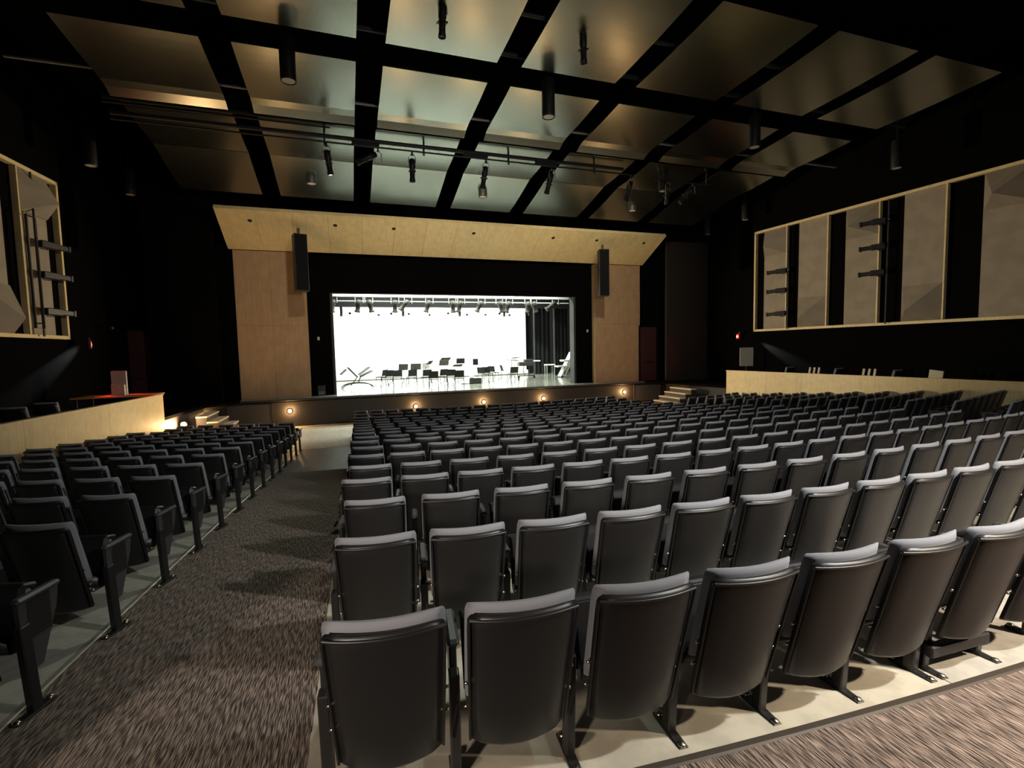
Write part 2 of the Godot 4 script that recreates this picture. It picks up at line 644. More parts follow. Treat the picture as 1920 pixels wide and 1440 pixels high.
func build_proscenium() -> void:
	# the black wall round the opening
	var s := S()
	var zb := -22.2
	var zf := -21.75
	var d := zf - zb
	bx(s, Vector3(XC - 9.2, 2.9, (zf + zb) / 2), Vector3(7.16, 11.6, d))
	bx(s, Vector3(XC + 9.2, 2.9, (zf + zb) / 2), Vector3(7.16, 11.6, d))
	bx(s, Vector3(XC, 5.61, (zf + zb) / 2), Vector3(11.24, 6.18, d))
	struct("wall_front", fin(s, M.black_wall))
	# returns of the opening: grey painted, catch the stage light
	for side: float in [-1.0, 1.0]:
		struct("trim_4" if side < 0 else "trim_5", box_mesh(Vector3(0.10, 4.25, d + 0.02), M.stage_black, 0.0, Vector3(XC + side * 5.60, YS + 2.125, (zf + zb) / 2)))
	# the black walls outside the piers
	for side: float in [-1.0, 1.0]:
		struct("wall_front", box_mesh(Vector3(3.9, 10.4, 0.3), M.black_wall, 0.0, Vector3(XC + side * (9.09 + 1.95), 3.45, -21.6)))
	# wood clad piers
	for side: float in [-1.0, 1.0]:
		var where := "on the aisle side of the stage" if side < 0 else "on the far side of the stage"
		var t := thing("proscenium_pier", "tan wood clad pier beside the stage opening, " + ("nearer the wide carpet aisle" if side < 0 else "farther from the wide carpet aisle"), "pier", Vector3(XC + side * 7.795, YS, ZP))
		var n := 2
		for i in n:
			for j in 2:
				var w := 2.49 / n
				var h := 5.80 / 2
				part("panel", box_mesh(Vector3(w - 0.004, h - 0.004, 0.06), M.pier_wood, 0.003, Vector3(-1.245 + w * (i + 0.5), h * (j + 0.5), -0.03)), t)
		part("core", box_mesh(Vector3(2.47, 5.80, 0.24), M.soft_black, 0.0, Vector3(0, 2.90, -0.185)), t)
		part("edge_board", box_mesh(Vector3(0.03, 5.80, 0.31), M.pier_wood, 0.0, Vector3(-1.26, 2.90, -0.155)), t)
		part("edge_board", box_mesh(Vector3(0.03, 5.80, 0.31), M.pier_wood, 0.0, Vector3(1.26, 2.90, -0.155)), t)
	# the sloping wood hood: boards side by side on a black backing
	var a := Vector3(0, 4.065, -21.36)
	var b := Vector3(0, 5.07, -19.43)
	var dir := (b - a).normalized()
	var length := (b - a).length()
	var bas := Basis(Vector3.RIGHT, dir.cross(Vector3.RIGHT).normalized() * -1.0, dir)
	if bas.y.y < 0:
		bas = Basis(Vector3.RIGHT, -bas.y, dir)
	var t := thing("stage_hood", "long sloping pale wood hood above the stage opening, with small round holes", "hood", Vector3(XC, (a.y + b.y) / 2, (a.z + b.z) / 2))
	var nb := 15
	var w := 18.42 / nb
	for i in nb:
		var st := S()
		bx(st, bas * Vector3(-9.21 + w * (i + 0.5), 0.03, 0), Vector3(w - 0.006, 0.06, length), bas, 0.004)
		part("board", fin(st, [M.maple, M.maple_dark][(i * 7 / 3) % 2]), t)
	var st := S()
	bx(st, bas * Vector3(0, 0.11, 0), Vector3(18.38, 0.1, length - 0.02), bas)
	part("backing", fin(st, M.soft_black), t)
	st = S()
	bx(st, bas * Vector3(0, 0.06, length / 2 + 0.012), Vector3(18.42, 0.14, 0.02), bas)
	part("front_edge", fin(st, M.maple), t)
	for x in [-3.14, -0.25, 1.92, 5.16, 8.74, 10.88, 13.35]:
		st = S()
		lathe(st, bas * Vector3(x - XC, -0.004, 0.56), bas.y, [[0.0, 0.0], [0.0, 0.075], [0.006, 0.08], [0.03, 0.08]], 14)
		part("downlight_hole", fin(st, M.hole), t)
	# two black column loudspeakers hung in front of the hood's ends
	for side: float in [-1.0, 1.0]:
		var xs := -1.53 if side < 0 else 11.23
		var sp := thing("loudspeaker", "tall black column loudspeaker hung before the pier " + ("nearer the carpet aisle" if side < 0 else "beyond the stage"), "loudspeaker", Vector3(xs, 2.33, -19.95), side * -0.28)
		part("cabinet", box_mesh(Vector3(0.46, 2.10, 0.42), M.black_metal, 0.015, Vector3(0, 1.05, 0)), sp)
		part("grille", box_mesh(Vector3(0.42, 2.04, 0.02), M.soft_black, 0.004, Vector3(0, 1.05, 0.215)), sp)
		var br := S()
		bx(br, Vector3(0, 2.2, -0.1), Vector3(0.08, 0.3, 0.08))
		bx(br, Vector3(0, 1.8, -0.3), Vector3(0.06, 0.06, 0.3))
		part("bracket", fin(br, M.black_metal), sp)


func build_wall_plates() -> void:
	for q in [[-1.13, 0.62, "left of the stage opening"], [11.32, 0.83, "right of the stage opening"]]:
		var t := thing("wall_plate", "tiny pale switch plate on the black wall " + q[2], "switch", Vector3(q[0], q[1], -21.74))
		part("plate", box_mesh(Vector3(0.09, 0.13, 0.02), M.board_white, 0.004, Vector3.ZERO), t)
		part("toggle", box_mesh(Vector3(0.02, 0.04, 0.03), M.black_metal, 0.003, Vector3(0, 0, 0.01)), t)
	var b := thing("equipment_box", "small dark box with a grey frame low on the black wall left of the stage", "box", Vector3(-1.10, YS, -21.60))
	part("case", box_mesh(Vector3(0.30, 0.42, 0.20), M.black_metal, 0.01, Vector3(0, 0.21, 0)), b)
	part("front", box_mesh(Vector3(0.22, 0.14, 0.02), M.grey_desk, 0.004, Vector3(0, 0.12, 0.105)), b)
	var g := thing("gooseneck_lamp", "small bent gooseneck lamp standing on the stage edge at the right", "lamp", Vector3(15.75, YS, -20.95))
	var s := S()
	lathe(s, Vector3.ZERO, Vector3.UP, [[0.0, 0.10], [0.02, 0.10], [0.03, 0.03]], 14)
	part("base", fin(s, M.black_metal), g)
	s = S()
	tube(s, [Vector3(0, 0.02, 0), Vector3(0, 0.16, 0), Vector3(-0.06, 0.26, 0), Vector3(-0.16, 0.28, 0), Vector3(-0.24, 0.22, 0)], 0.016, 6)
	part("neck", fin(s, M.grey_pipe), g)
	s = S()
	cone(s, Vector3(-0.23, 0.24, 0), Vector3(-0.31, 0.12, 0), 0.03, 0.07, 12)
	part("shade", fin(s, M.black_metal), g)


# ------------------------------------------------------------------ ceiling

func build_ceiling() -> void:
	# rows of acoustic clouds: near edge z, far edge z, their heights and a lip bent down at the far edge
	var rows := [[-7.7, -10.62, 6.36, 6.27, 0.0, "fourth"], [-11.38, -13.85, 6.235, 6.11, 0.35, "third"], [-14.32, -16.38, 6.13, 5.93, 0.0, "second"], [-16.40, -18.72, 5.925, 5.42, 0.0, "first"]]
	var cols := ["outermost column on the aisle side", "second column on the aisle side", "third column on the aisle side", "column on the hall's centre line", "third column on the far side", "second column on the far side", "outermost column on the far side"]
	for r in rows:
		var s := S()
		var g := []
		var n := 10
		for i in n + 1:
			var t := float(i) / n
			var z := lerpf(r[0], r[1], t)
			var y := lerpf(r[2], r[3], t) - 0.03 * (4.0 * t * (1.0 - t)) + 0.02
			if r[4] > 0.0 and t > 0.86:
				y -= (t - 0.86) * 1.0
			g.append([Vector3(-1.19, y, z), Vector3(1.19, y, z)])
		var ringz := []
		for p in g:
			ringz.append([p[0], p[1], p[1] + Vector3(0, 0.05, 0), p[0] + Vector3(0, 0.05, 0)])
		loft(s, ringz, false)
		var me := fin(s, M.cloud)
		for c in 7:
			var x := 5.14 + 2.95 * (c - 3)
			single("ceiling_cloud", me, "pale ceiling cloud panel, %s row from the stage, %s" % [r[5], cols[c]], "ceiling panel", Vector3(x, 0, 0), 0.0, "acoustic clouds under the black ceiling")
	# pipes above the clouds, seen through the gaps between them
	for q in [[-13.3, 6.30, "pale"], [-11.0, 6.75, "dark"], [-14.1, 6.7, "dark"]]:
		var s := S()
		tube(s, [Vector3(-6.5, q[1], q[0]), Vector3(17.0, q[1], q[0])], 0.03 if q[2] == "pale" else 0.06, 8)
		var lb := {-13.3: "thin pale pipe crossing above the third row of ceiling clouds", -11.0: "dark pipe above the gap behind the third cloud row", -14.1: "dark pipe above the gap behind the second cloud row"}
		single("ceiling_pipe", fin(s, M.grey_pipe if q[2] == "pale" else M.pipe), lb[q[0]], "pipe")
	# pendant cylinder lights, unlit
	var s := S()
	lathe(s, Vector3.ZERO, Vector3.UP, [[0.02, 0.125], [0.0, 0.14], [0.0, 0.15], [0.03, 0.155], [0.85, 0.155], [0.87, 0.14]], 20)
	var can := fin(s, M.black_metal)
	s = S()
	tube(s, [Vector3(0, 0.86, 0), Vector3(0, 3.1, 0)], 0.018, 6)
	var stem := fin(s, M.black_metal)
	s = S()
	lathe(s, Vector3(0, 0.012, 0), Vector3.UP, [[0.0, 0.125], [0.01, 0.12], [0.05, 0.05], [0.055, 0.03]], 16)
	var lens := fin(s, M.lens)
	for q in [[-0.9, -11.1, "over the wide carpet aisle, nearer the camera"], [-0.88, -17.4, "over the wide carpet aisle, near the stage"], [4.78, -11.05, "on the centre line, below the third cloud row"], [4.86, -17.3, "on the centre line, near the stage"], [-6.75, -17.4, "over the terrace on the aisle side, nearer the camera"], [-6.76, -20.1, "over the terrace on the aisle side, nearer the stage"], [11.06, -11.1, "over the far aisle, nearer the camera"], [11.2, -17.5, "over the far aisle, near the stage"], [10.9, -15.05, "over the far aisle, the middle of three"], [16.87, -11.15, "over the far terrace, nearest the camera"], [16.97, -17.5, "over the far terrace, the middle of three"], [17.3, -20.25, "over the far terrace, nearest the stage"]]:
		var t := thing("pendant_light", "unlit black cylinder pendant light " + q[2], "pendant light", Vector3(q[0], 5.5, q[1]), 0.0, "cylinder pendants below the ceiling")
		part("can", can, t)
		part("stem", stem, t)
		part("lens", lens, t, "pale reflector in the can's mouth")


func spotlight_meshes() -> Array:
	# a profile spotlight hanging below its clamp; the barrel points down along -y, to be tilted
	var s := S()
	lathe(s, Vector3(0, -0.20, 0), Vector3.DOWN, [[-0.14, 0.05], [-0.12, 0.085], [0.10, 0.09], [0.14, 0.075], [0.40, 0.072], [0.42, 0.085], [0.50, 0.085], [0.50, 0.07], [0.44, 0.06]], 12)
	bx(s, Vector3(0, -0.40, 0), Vector3(0.19, 0.03, 0.19), Basis(), 0.004)
	var barrel := fin(s, M.black_metal)
	s = S()
	tube(s, [Vector3(0.10, -0.22, 0), Vector3(0.10, -0.02, 0), Vector3(0.06, 0.03, 0), Vector3(-0.06, 0.03, 0), Vector3(-0.10, -0.02, 0), Vector3(-0.10, -0.22, 0)], 0.012, 6)
	var yoke := fin(s, M.grey_pipe)
	s = S()
	bx(s, Vector3(0, 0.08, 0), Vector3(0.05, 0.11, 0.06), Basis(), 0.006)
	tube(s, [Vector3(0.02, 0.06, 0), Vector3(0.07, 0.06, 0)], 0.01, 6)
	var clamp_ := fin(s, M.black_metal)
	s = S()
	lathe(s, Vector3(0, -0.655, 0), Vector3.DOWN, [[0.0, 0.066], [0.008, 0.05], [0.012, 0.02]], 12)
	var lens := fin(s, M.lens)
	return [barrel, yoke, clamp_, lens]


func spotlight(ms: Array, label: String, at: Vector3, tilt: Vector3, group: String, sc := 1.0, lit := false) -> void:
	var t := thing("stage_spotlight", label, "spotlight", at, 0.0, group)
	t.scale = Vector3(sc, sc, sc)
	part("clamp", ms[2], t)
	var y := part("yoke", ms[1], t)
	y.rotation = Vector3(0, tilt.y, 0)
	var b := part("barrel", ms[0], t)
	b.rotation = tilt
	var l := part("lens", ms[3], b)
	l.set_meta("label", "pale lens")
	if lit:
		l.material_override = M.rear_bulb


func build_lighting_bars() -> void:
	# the bar in front of the clouds: a thick and a thin pipe with hangers
	var bar := thing("lighting_bar", "long black double pipe lighting bar hung across below the ceiling clouds", "lighting bar", Vector3(0, 0, -14.6))
	var s := S()
	tube(s, [Vector3(-5.2, 5.93, 0), Vector3(9.0, 5.93, 0)], 0.055, 10)
	part("upper_pipe", fin(s, M.pipe), bar)
	s = S()
	tube(s, [Vector3(-5.2, 5.77, 0.02), Vector3(9.4, 5.77, 0.02)], 0.026, 8)
	part("lower_pipe", fin(s, M.pipe), bar)
	for x in [-0.36, 2.35, 4.95, 7.9]:
		part("hanger", box_mesh(Vector3(0.05, 0.42, 0.05), M.pipe, 0.004, Vector3(x, 5.90, 0.0)), bar)
	for x in [0.72, 3.9, 6.2]:
		part("junction_box", box_mesh(Vector3(0.75, 0.10, 0.10), M.pipe, 0.008, Vector3(x, 5.85, 0.03)), bar)
	var b2 := thing("lighting_bar", "short black pipe ending above the hanging spotlights near the carpet aisle", "lighting bar", Vector3(0, 0, -14.2))
	s = S()
	tube(s, [Vector3(-5.2, 6.12, 0), Vector3(-0.05, 6.12, 0)], 0.05, 8)
	part("upper_pipe", fin(s, M.pipe), b2)
	s = S()
	tube(s, [Vector3(-5.2, 6.0, 0), Vector3(-0.2, 6.0, 0)], 0.025, 8)
	part("lower_pipe", fin(s, M.pipe), b2)
	part("hanger", box_mesh(Vector3(0.05, 0.9, 0.05), M.pipe, 0.0, Vector3(-0.34, 6.35, 0)), b2)
	var ms := spotlight_meshes()
	var g := "spotlights on the bar below the clouds"
	spotlight(ms, "black profile spotlight, first on the ceiling bar from the carpet aisle", Vector3(-0.32, 5.62, -14.58), Vector3(0.2, 0.0, 0.12), g, 1.0, true)
	spotlight(ms, "squat black spotlight tilted sideways, second on the ceiling bar", Vector3(1.05, 5.62, -14.58), Vector3(0.5, 0.4, -0.95), g)
	spotlight(ms, "black profile spotlight hanging upright, third on the ceiling bar", Vector3(2.0, 5.62, -14.58), Vector3(0.1, 0.0, 0.0), g)
	spotlight(ms, "black profile spotlight, fourth on the ceiling bar, above a pendant", Vector3(4.22, 5.62, -14.58), Vector3(0.25, 0.0, -0.12), g, 1.0, true)
	spotlight(ms, "black profile spotlight, fifth on the ceiling bar, slightly tilted", Vector3(6.4, 5.62, -14.58), Vector3(0.3, 0.0, -0.18), g)
	spotlight(ms, "black spotlight in shade near the far end of the ceiling bar", Vector3(9.3, 5.62, -14.58), Vector3(0.3, 0.0, -0.15), g, 1.0, true)
	# spotlights on the nearer bar, at the top of the view
	var b3 := thing("lighting_bar", "black pipe lighting bar nearest the camera, high at the ceiling", "lighting bar", Vector3(0, 0, -9.3))
	s = S()
	tube(s, [Vector3(-6.0, 6.52, 0), Vector3(15.0, 6.52, 0)], 0.045, 8)
	part("pipe", fin(s, M.pipe), b3)
	spotlight(ms, "black spotlight pointing down from the nearest ceiling bar, over the centre aisle side", Vector3(1.93, 6.40, -9.28), Vector3(0.1, 0.3, 0.0), "spotlights on the nearest ceiling bar", 0.85)
	spotlight(ms, "black spotlight on the nearest ceiling bar, before the hall's centre line", Vector3(4.80, 6.42, -9.28), Vector3(0.15, 0.1, 0.12), "spotlights on the nearest ceiling bar", 0.85)
	# a far bar over the far aisle
	var b4 := thing("lighting_bar", "short black bar over the far aisle with two spotlights in shade", "lighting bar", Vector3(0, 0, -14.6))
	s = S()
	tube(s, [Vector3(10.2, 5.72, 0), Vector3(12.6, 5.72, 0)], 0.03, 8)
	part("pipe", fin(s, M.pipe), b4)
	for x in [10.4, 12.4]:
		part("hanger", box_mesh(Vector3(0.04, 3.0, 0.04), M.pipe, 0.0, Vector3(x, 7.2, 0)), b4)
	spotlight(ms, "black spotlight on the short bar over the far aisle, nearer the stage centre", Vector3(10.75, 5.6, -14.58), Vector3(0.5, 0.2, 0.4), "spotlights on the short bar")
	spotlight(ms, "black spotlight on the short bar over the far aisle, nearer the wall", Vector3(11.8, 5.6, -14.58), Vector3(0.5, 0.2, -0.5), "spotlights on the short bar")


# ------------------------------------------------------------------ side walls

func pyramid(s: SurfaceTool, x0: float, x1: float, y0: float, y1: float, apex: Vector3) -> void:
	s.set_smooth_group(-1)
	var q := [Vector3(x0, y0, 0), Vector3(x1, y0, 0), Vector3(x1, y1, 0), Vector3(x0, y1, 0)]
	var mid := Vector3((x0 + x1) / 2, (y0 + y1) / 2, -0.2)
	for i in 4:
		poly(s, [q[i], q[(i + 1) % 4], apex], mid)


func build_side_walls() -> void:
	var ms := spotlight_meshes()
	for side: float in [-1.0, 1.0]:
		var a := deg_to_rad(4.315)
		# local x runs along the wall from the stage end towards the back; local z points into the hall
		var along := Vector3(side * sin(a), 0, cos(a))
		var up := Vector3.UP
		var inw := along.cross(up) * (-side) if side > 0 else along.cross(up) * (-side)
		if inw.x * side > 0.0:
			inw = -inw
		var x := along
		var flip := x.cross(up).dot(inw) < 0.0
		var origin := Vector3(XC + side * 12.80, 0, -17.78)
		var t := thing("wall_diffuser", "framed row of pale wall panels with pyramid ridges, " + ("left wall" if side < 0 else "right wall"), "wall panels")
		t.position = origin
		# a left-handed set cannot be a rotation, so on that side the row is built reversed
		var k := -1.0 if flip else 1.0
		t.basis = Basis(x * k, up, inw)
		var total := 15.6
		var y0 := 0.567
		var y1 := 5.08
		# frame
		for f in [[0.0, 0.085, y0, y1], [total - 0.085, total, y0, y1], [0.0, total, y0, y0 + 0.10], [0.0, total, y1 - 0.10, y1]]:
			part("frame", box_mesh(Vector3(f[1] - f[0], f[3] - f[2], 0.16), M.maple, 0.006, Vector3(k * (f[0] + f[1]) / 2, (f[2] + f[3]) / 2, -0.04)), t)
		part("backing", box_mesh(Vector3(total, y1 - y0, 0.02), M.soft_black, 0.0, Vector3(k * total / 2, (y0 + y1) / 2, -0.13)), t)
		var i := 0
		for p in [[0.47, 1.60], [2.13, 3.37], [4.04, 5.23], [6.0, 7.21], [8.13, 9.35], [10.0, 11.2], [12.0, 13.2], [14.0, 15.2]]:
			var s := S()
			var xa: float = p[0] * k
			var xb: float = p[1] * k
			bx(s, Vector3((xa + xb) / 2, (y0 + y1) / 2, -0.08), Vector3(p[1] - p[0], y1 - y0 - 0.2, 0.06))
			var ya := y1 - 1.20 if i % 2 == 0 else y0 + 0.10
			var yb := y1 - 0.10 if i % 2 == 0 else y0 + 1.30
			s.set_smooth_group(-1)
			var ap := Vector3(lerpf(xa, xb, 0.34), ya + 0.36, 0.50)
			if i % 2 == 1:
				ap = Vector3(lerpf(xa, xb, 0.33), ya + 0.36, 0.50)
			pyramid(s, minf(xa, xb) + 0.03, maxf(xa, xb) - 0.03, ya, yb, ap + Vector3(0, 0, 0))
			var o := part("panel", fin(s, M.diffuser), t)
			o.position.z = 0.0
			part("divider", box_mesh(Vector3(0.05, y1 - y0 - 0.2, 0.15), M.maple, 0.004, Vector3((p[1] + 0.025) * k, (y0 + y1) / 2, -0.035)), t)
			i += 1
		# lighting pipes in the dark slots, with spotlights poking forward
		var slots := [1.80, 5.62] if side > 0 else [1.30]
		for q in slots:
			var where: String = "near the stage" if q < 3.0 else "second from the stage"
			var pt: Vector3 = origin + along * q + inw * 0.14
			var pole := thing("light_pole", "upright black pipe in the wall panel slot %s, %s" % [where, "by the carpet aisle" if side < 0 else "far wall"], "pipe", pt)
			var s := S()
			tube(s, [Vector3(0, y0 + 0.05, 0), Vector3(0, y1 - 0.15, 0)], 0.028, 8)
			part("pipe", fin(s, M.pipe), pole)
			for y in [y0 + 0.4, y1 - 0.5]:
				s = S()
				tube(s, [Vector3(0, y, 0), -inw * 0.20 + Vector3(0, y, 0)], 0.02, 6)
				part("bracket", fin(s, M.pipe), pole)
			var hs := [3.10, 2.28, 1.30] if q < 3.0 else [4.24, 3.36, 2.45]
			var hn := ["topmost", "middle", "lowest"]
			for j in 3:
				var sp := thing("wall_spotlight", "black box spotlight poking from the panels %s, %s, %s of three" % [where, "aisle wall" if side < 0 else "far wall", hn[j]], "spotlight", pt + Vector3(0, hs[j], 0), 0.0, "box spotlights on the wall poles")
				# the barrel reaches along the wall towards the stage and a little into the hall
				var fwd := (-along * 1.0 + inw * 0.42 + Vector3(0, -0.04, 0)).normalized()
				var bs := Basis.looking_at(fwd, Vector3.UP)
				s = S()
				bx(s, Vector3(0, 0, -0.28), Vector3(0.17, 0.19, 0.42), Basis(), 0.02)
				bx(s, Vector3(0, 0, -0.62), Vector3(0.13, 0.14, 0.32), Basis(), 0.015)
				bx(s, Vector3(0, 0, -0.80), Vector3(0.16, 0.17, 0.06), Basis(), 0.008)
				var b := part("barrel", fin(s, M.black_metal), sp)
				b.basis = bs
				s = S()
				tube(s, [Vector3(0, 0, 0), Vector3(0, -0.13, -0.12), Vector3(0, -0.13, -0.26), Vector3(0, -0.09, -0.30)], 0.016, 6)
				b = part("yoke", fin(s, M.black_metal), sp)
				b.basis = bs
				s = S()
				lathe(s, Vector3(0, 0.02, 0), Vector3.UP, [[-0.05, 0.02], [-0.04, 0.045], [0.03, 0.045], [0.05, 0.02]], 10)
				part("clamp", fin(s, M.bolt if j == 0 else M.black_metal), sp)
		if side < 0:
			# a bent pipe frame standing off the panels
			var s := S()
			var f := []
			for q in [[1.74, 3.72], [1.43, 3.72], [1.43, 0.82], [1.74, 0.82], [1.74, 3.72]]:
				f.append(origin + along * q[0] + inw * 0.22 + Vector3(0, q[1], 0))
			tube(s, f, 0.035, 8)
			single("pipe_frame", fin(s, M.pipe), "black rectangular pipe frame standing off the wall panels by the carpet aisle", "pipe frame")


# ------------------------------------------------------------------ terraces, stairs, doors

func par_x(side: float, z: float, off := 0.0) -> float:
	return XC + side * (10.2 + off + (z + 16.63) * 0.07545)


func build_terraces() -> void:
	for side: float in [-1.0, 1.0]:
		var nm := "beside the carpet aisle" if side < 0 else "on the far side of the hall"
		# parapet: wood boards with a cap
		var t := thing("terrace_parapet", "long pale wood parapet wall of the raised terrace " + nm, "parapet")
		var zs := [-16.63, -14.7, -13.24, -10.78, -8.3, -5.8, -3.3, -0.8, 1.7] if side > 0 else [-16.63, -13.8, -11.03, -8.3, -5.8, -3.3, -2.1]
		for i in zs.size() - 1:
			var s := S()
			var za: float = zs[i] - 0.003
			var zb: float = zs[i + 1] + 0.003
			za = zs[i] + 0.003
			zb = zs[i + 1] - 0.003
			prism(s, [Vector3(par_x(side, za), -3.1, za), Vector3(par_x(side, zb), -3.1, zb), Vector3(par_x(side, zb, 0.10), -3.1, zb), Vector3(par_x(side, za, 0.10), -3.1, za)], Vector3(0, 3.1 - 1.115, 0))
			part("board", fin(s, [M.maple, M.maple_dark][i % 2]), t)
		var s := S()
		var ze: float = zs[zs.size() - 1]
		prism(s, [Vector3(par_x(side, -16.65, -0.012), -1.115, -16.65), Vector3(par_x(side, ze, -0.012), -1.115, ze), Vector3(par_x(side, ze, 0.115), -1.115, ze), Vector3(par_x(side, -16.65, 0.115), -1.115, -16.65)], Vector3(0, 0.03, 0))
		part("cap", fin(s, M.maple), t)
		# terrace floor
		s = S()
		prism(s, [Vector3(par_x(side, -16.6, 0.1), -1.86, -16.6), Vector3(par_x(side, 5.2, 0.1), -1.86, 5.2), Vector3(wall_x(side, 5.2), -1.86, 5.2), Vector3(wall_x(side, -16.6), -1.86, -16.6)], Vector3(0, 0.09, 0))
		struct("floor", fin(s, M.black_wall))
		s = S()
		prism(s, [Vector3(par_x(side, -16.6, 0.0), -1.86, -16.62), Vector3(wall_x(side, -16.6), -1.86, -16.62), Vector3(wall_x(side, -21.4), -1.86, -21.4), Vector3(XC + side * 9.0, -1.86, -21.4), Vector3(XC + side * 9.0, -1.86, -20.95), Vector3(par_x(side, -20.0, 0.0), -1.86, -19.9)], Vector3(0, 0.09, 0))
		struct("floor", fin(s, M.black_wall))
		# dark riser wall between the orchestra floor and the terrace
		s = S()
		prism(s, [Vector3(par_x(side, -16.64, 0.02), -3.1, -16.64), Vector3(par_x(side, -16.64, 0.12), -3.1, -16.64), Vector3(par_x(side, -20.9, 0.5), -3.1, -20.9), Vector3(par_x(side, -20.9, 0.4), -3.1, -20.9)], Vector3(0, 1.24, 0))
		struct("wall_left" if side < 0 else "wall_right", fin(s, M.fascia))
		# steps from the orchestra floor up to the terrace
		var st := thing("steps", "short lit flight of pale steps up to the " + ("left" if side < 0 else "right") + " terrace", "steps")
		for i in 5:
			var xa := par_x(side, -18.5) - side * (0.15 + 0.30 * (5 - i))
			var yy := YF + 0.19 * (i + 1)
			s = S()
			bx(s, Vector3(xa, (yy + YF) / 2 - 0.025, -18.7), Vector3(0.30, yy - YF - 0.05, 1.5))
			part("riser", fin(s, M.fascia), st)
			part("tread", box_mesh(Vector3(0.33, 0.05, 1.54), M.tread, 0.006, Vector3(xa - side * 0.01, yy - 0.025, -18.7)), st)
		# seats on the terrace
		var rows := [-14.05, -12.2, -10.4] if side > 0 else [-12.5, -11.6, -10.7]
		terrace_seats.append([side, rows])
	# pale slats and a board leaning behind the far parapet
	for q in [[-13.2, "second"], [-11.35, "fourth"]]:
		for j in 3:
			var z: float = q[0] + 0.17 * (j - 1)
			var o := single("pale_lath", box_mesh(Vector3(0.03, 0.90, 0.075), M.slat_pale, 0.004, Vector3(0, 0.45, 0)), "pale lath leaning behind the right parapet, %s set from the stage, %s of three" % ["first" if j == 9 else ("nearer" if q[1] == "second" else "farther"), nth(j + 1)], "lath", Vector3(par_x(1.0, z, 0.42), -1.77, z), 0.0, "pale laths behind the right parapet")
			o.rotation.x = 0.16
	single("leaning_board", box_mesh(Vector3(0.04, 0.90, 0.36), M.slat_pale, 0.004, Vector3(0, 0.45, 0)), "wider pale board leaning behind the right parapet, farthest from the stage", "board", Vector3(par_x(1.0, -9.5, 0.42), -1.77, -9.5), 0.0).rotation.x = 0.12
	# pale boards
	var br := thing("sign_board", "pale upright board on a stand in the far corner below the exit sign", "board", Vector3(17.15, -1.77, -17.5), -0.35)
	part("board", box_mesh(Vector3(0.60, 0.84, 0.03), M.board_white, 0.004, Vector3(0, 1.20, 0)), br)
	var s := S()
	tube(s, [Vector3(0, 0, -0.03), Vector3(0, 1.2, -0.03)], 0.02, 6)
	bx(s, Vector3(0, 0.015, -0.03), Vector3(0.4, 0.03, 0.3))
	part("stand", fin(s, M.black_metal), br)
	# a wood table with two pale boards standing on it, behind the near terrace's parapet end
	var tb := thing("side_table", "wood topped table behind the parapet end by the carpet aisle", "table", Vector3(-6.35, -1.77, -17.0))
	part("table_top", box_mesh(Vector3(1.9, 0.04, 1.1), M.table_wood, 0.006, Vector3(0, 0.66, 0)), tb)
	for q in [[-0.85, -0.45], [0.85, -0.45], [-0.85, 0.45], [0.85, 0.45]]:
		part("leg", box_mesh(Vector3(0.05, 0.64, 0.05), M.black_metal, 0.0, Vector3(q[0], 0.32, q[1])), tb)
	single("display_board", box_mesh(Vector3(0.50, 0.70, 0.04), M.board_white, 0.004, Vector3(0, 0.35, 0)), "larger upright pale board standing on the wood table, glowing red", "board", Vector3(-6.38, -1.09, -17.12), -0.45)
	single("display_board", box_mesh(Vector3(0.43, 0.31, 0.05), M.board_white, 0.004, Vector3(0, 0.155, 0)), "small low board leaning before the larger one on the wood table", "board", Vector3(-6.36, -1.09, -16.97), -0.45)
	# doors in the front corners, lit red by the exit signs
	for q in [[-7.35, "door_1"], [14.6, "door_2"]]:
		var d := Node3D.new()
		d.name = q[1]
		d.position = Vector3(q[0], YS - 0.02, -21.42)
		d.set_meta("kind", "structure")
		add_child(d)
		part("leaf", box_mesh(Vector3(0.98, 2.75, 0.06), M.red_door, 0.004, Vector3(0, 1.375, 0)), d)
		part("frame", box_mesh(Vector3(0.08, 2.85, 0.12), M.black_paint, 0.0, Vector3(-0.53, 1.42, 0)), d)
		part("frame", box_mesh(Vector3(0.08, 2.85, 0.12), M.black_paint, 0.0, Vector3(0.53, 1.42, 0)), d)
		part("door_handle", box_mesh(Vector3(0.6, 0.05, 0.06), M.black_metal, 0.01, Vector3(0, 0.98, 0.05)), d)
	# black absorber panel on the far front wall
	var ab := thing("absorber_panel", "tall flat black panel standing on the far front wall beside the red door", "panel", Vector3(16.32, YS, -20.6))
	part("panel", box_mesh(Vector3(2.5, 6.9, 0.12), M.fascia, 0.01, Vector3(0, 3.45, 0)), ab)
	var ab2 := thing("absorber_panel", "tall flat black panel on the front wall behind the table by the carpet aisle", "panel", Vector3(-5.6, YS, -20.6))
	part("panel", box_mesh(Vector3(2.2, 8.4, 0.12), M.black_wall, 0.01, Vector3(0, 4.2, 0)), ab2)

var terrace_seats := []


# ------------------------------------------------------------------ stage

func drape(width: float, height: float, folds: float, depth: float, m: Material) -> ArrayMesh:
	var s := S()
	var rings := []
	var n := int(folds * 10)
	for yy in [0.0, height * 0.5, height]:
		var front := []
		var back := []
		for i in n + 1:
			var t := float(i) / n
			var z := sin(t * folds * TAU) * depth * (1.0 + 0.25 * sin(t * 17.0)) + 0.3 * depth * sin(t * folds * TAU * 2.0 + 1.0)
			front.append(Vector3((t - 0.5) * width, yy, z))
			back.append(Vector3((t - 0.5) * width, yy, z - 0.02))
		back.reverse()
		rings.append(front + back)
	loft(s, rings)
	return fin(s, m)


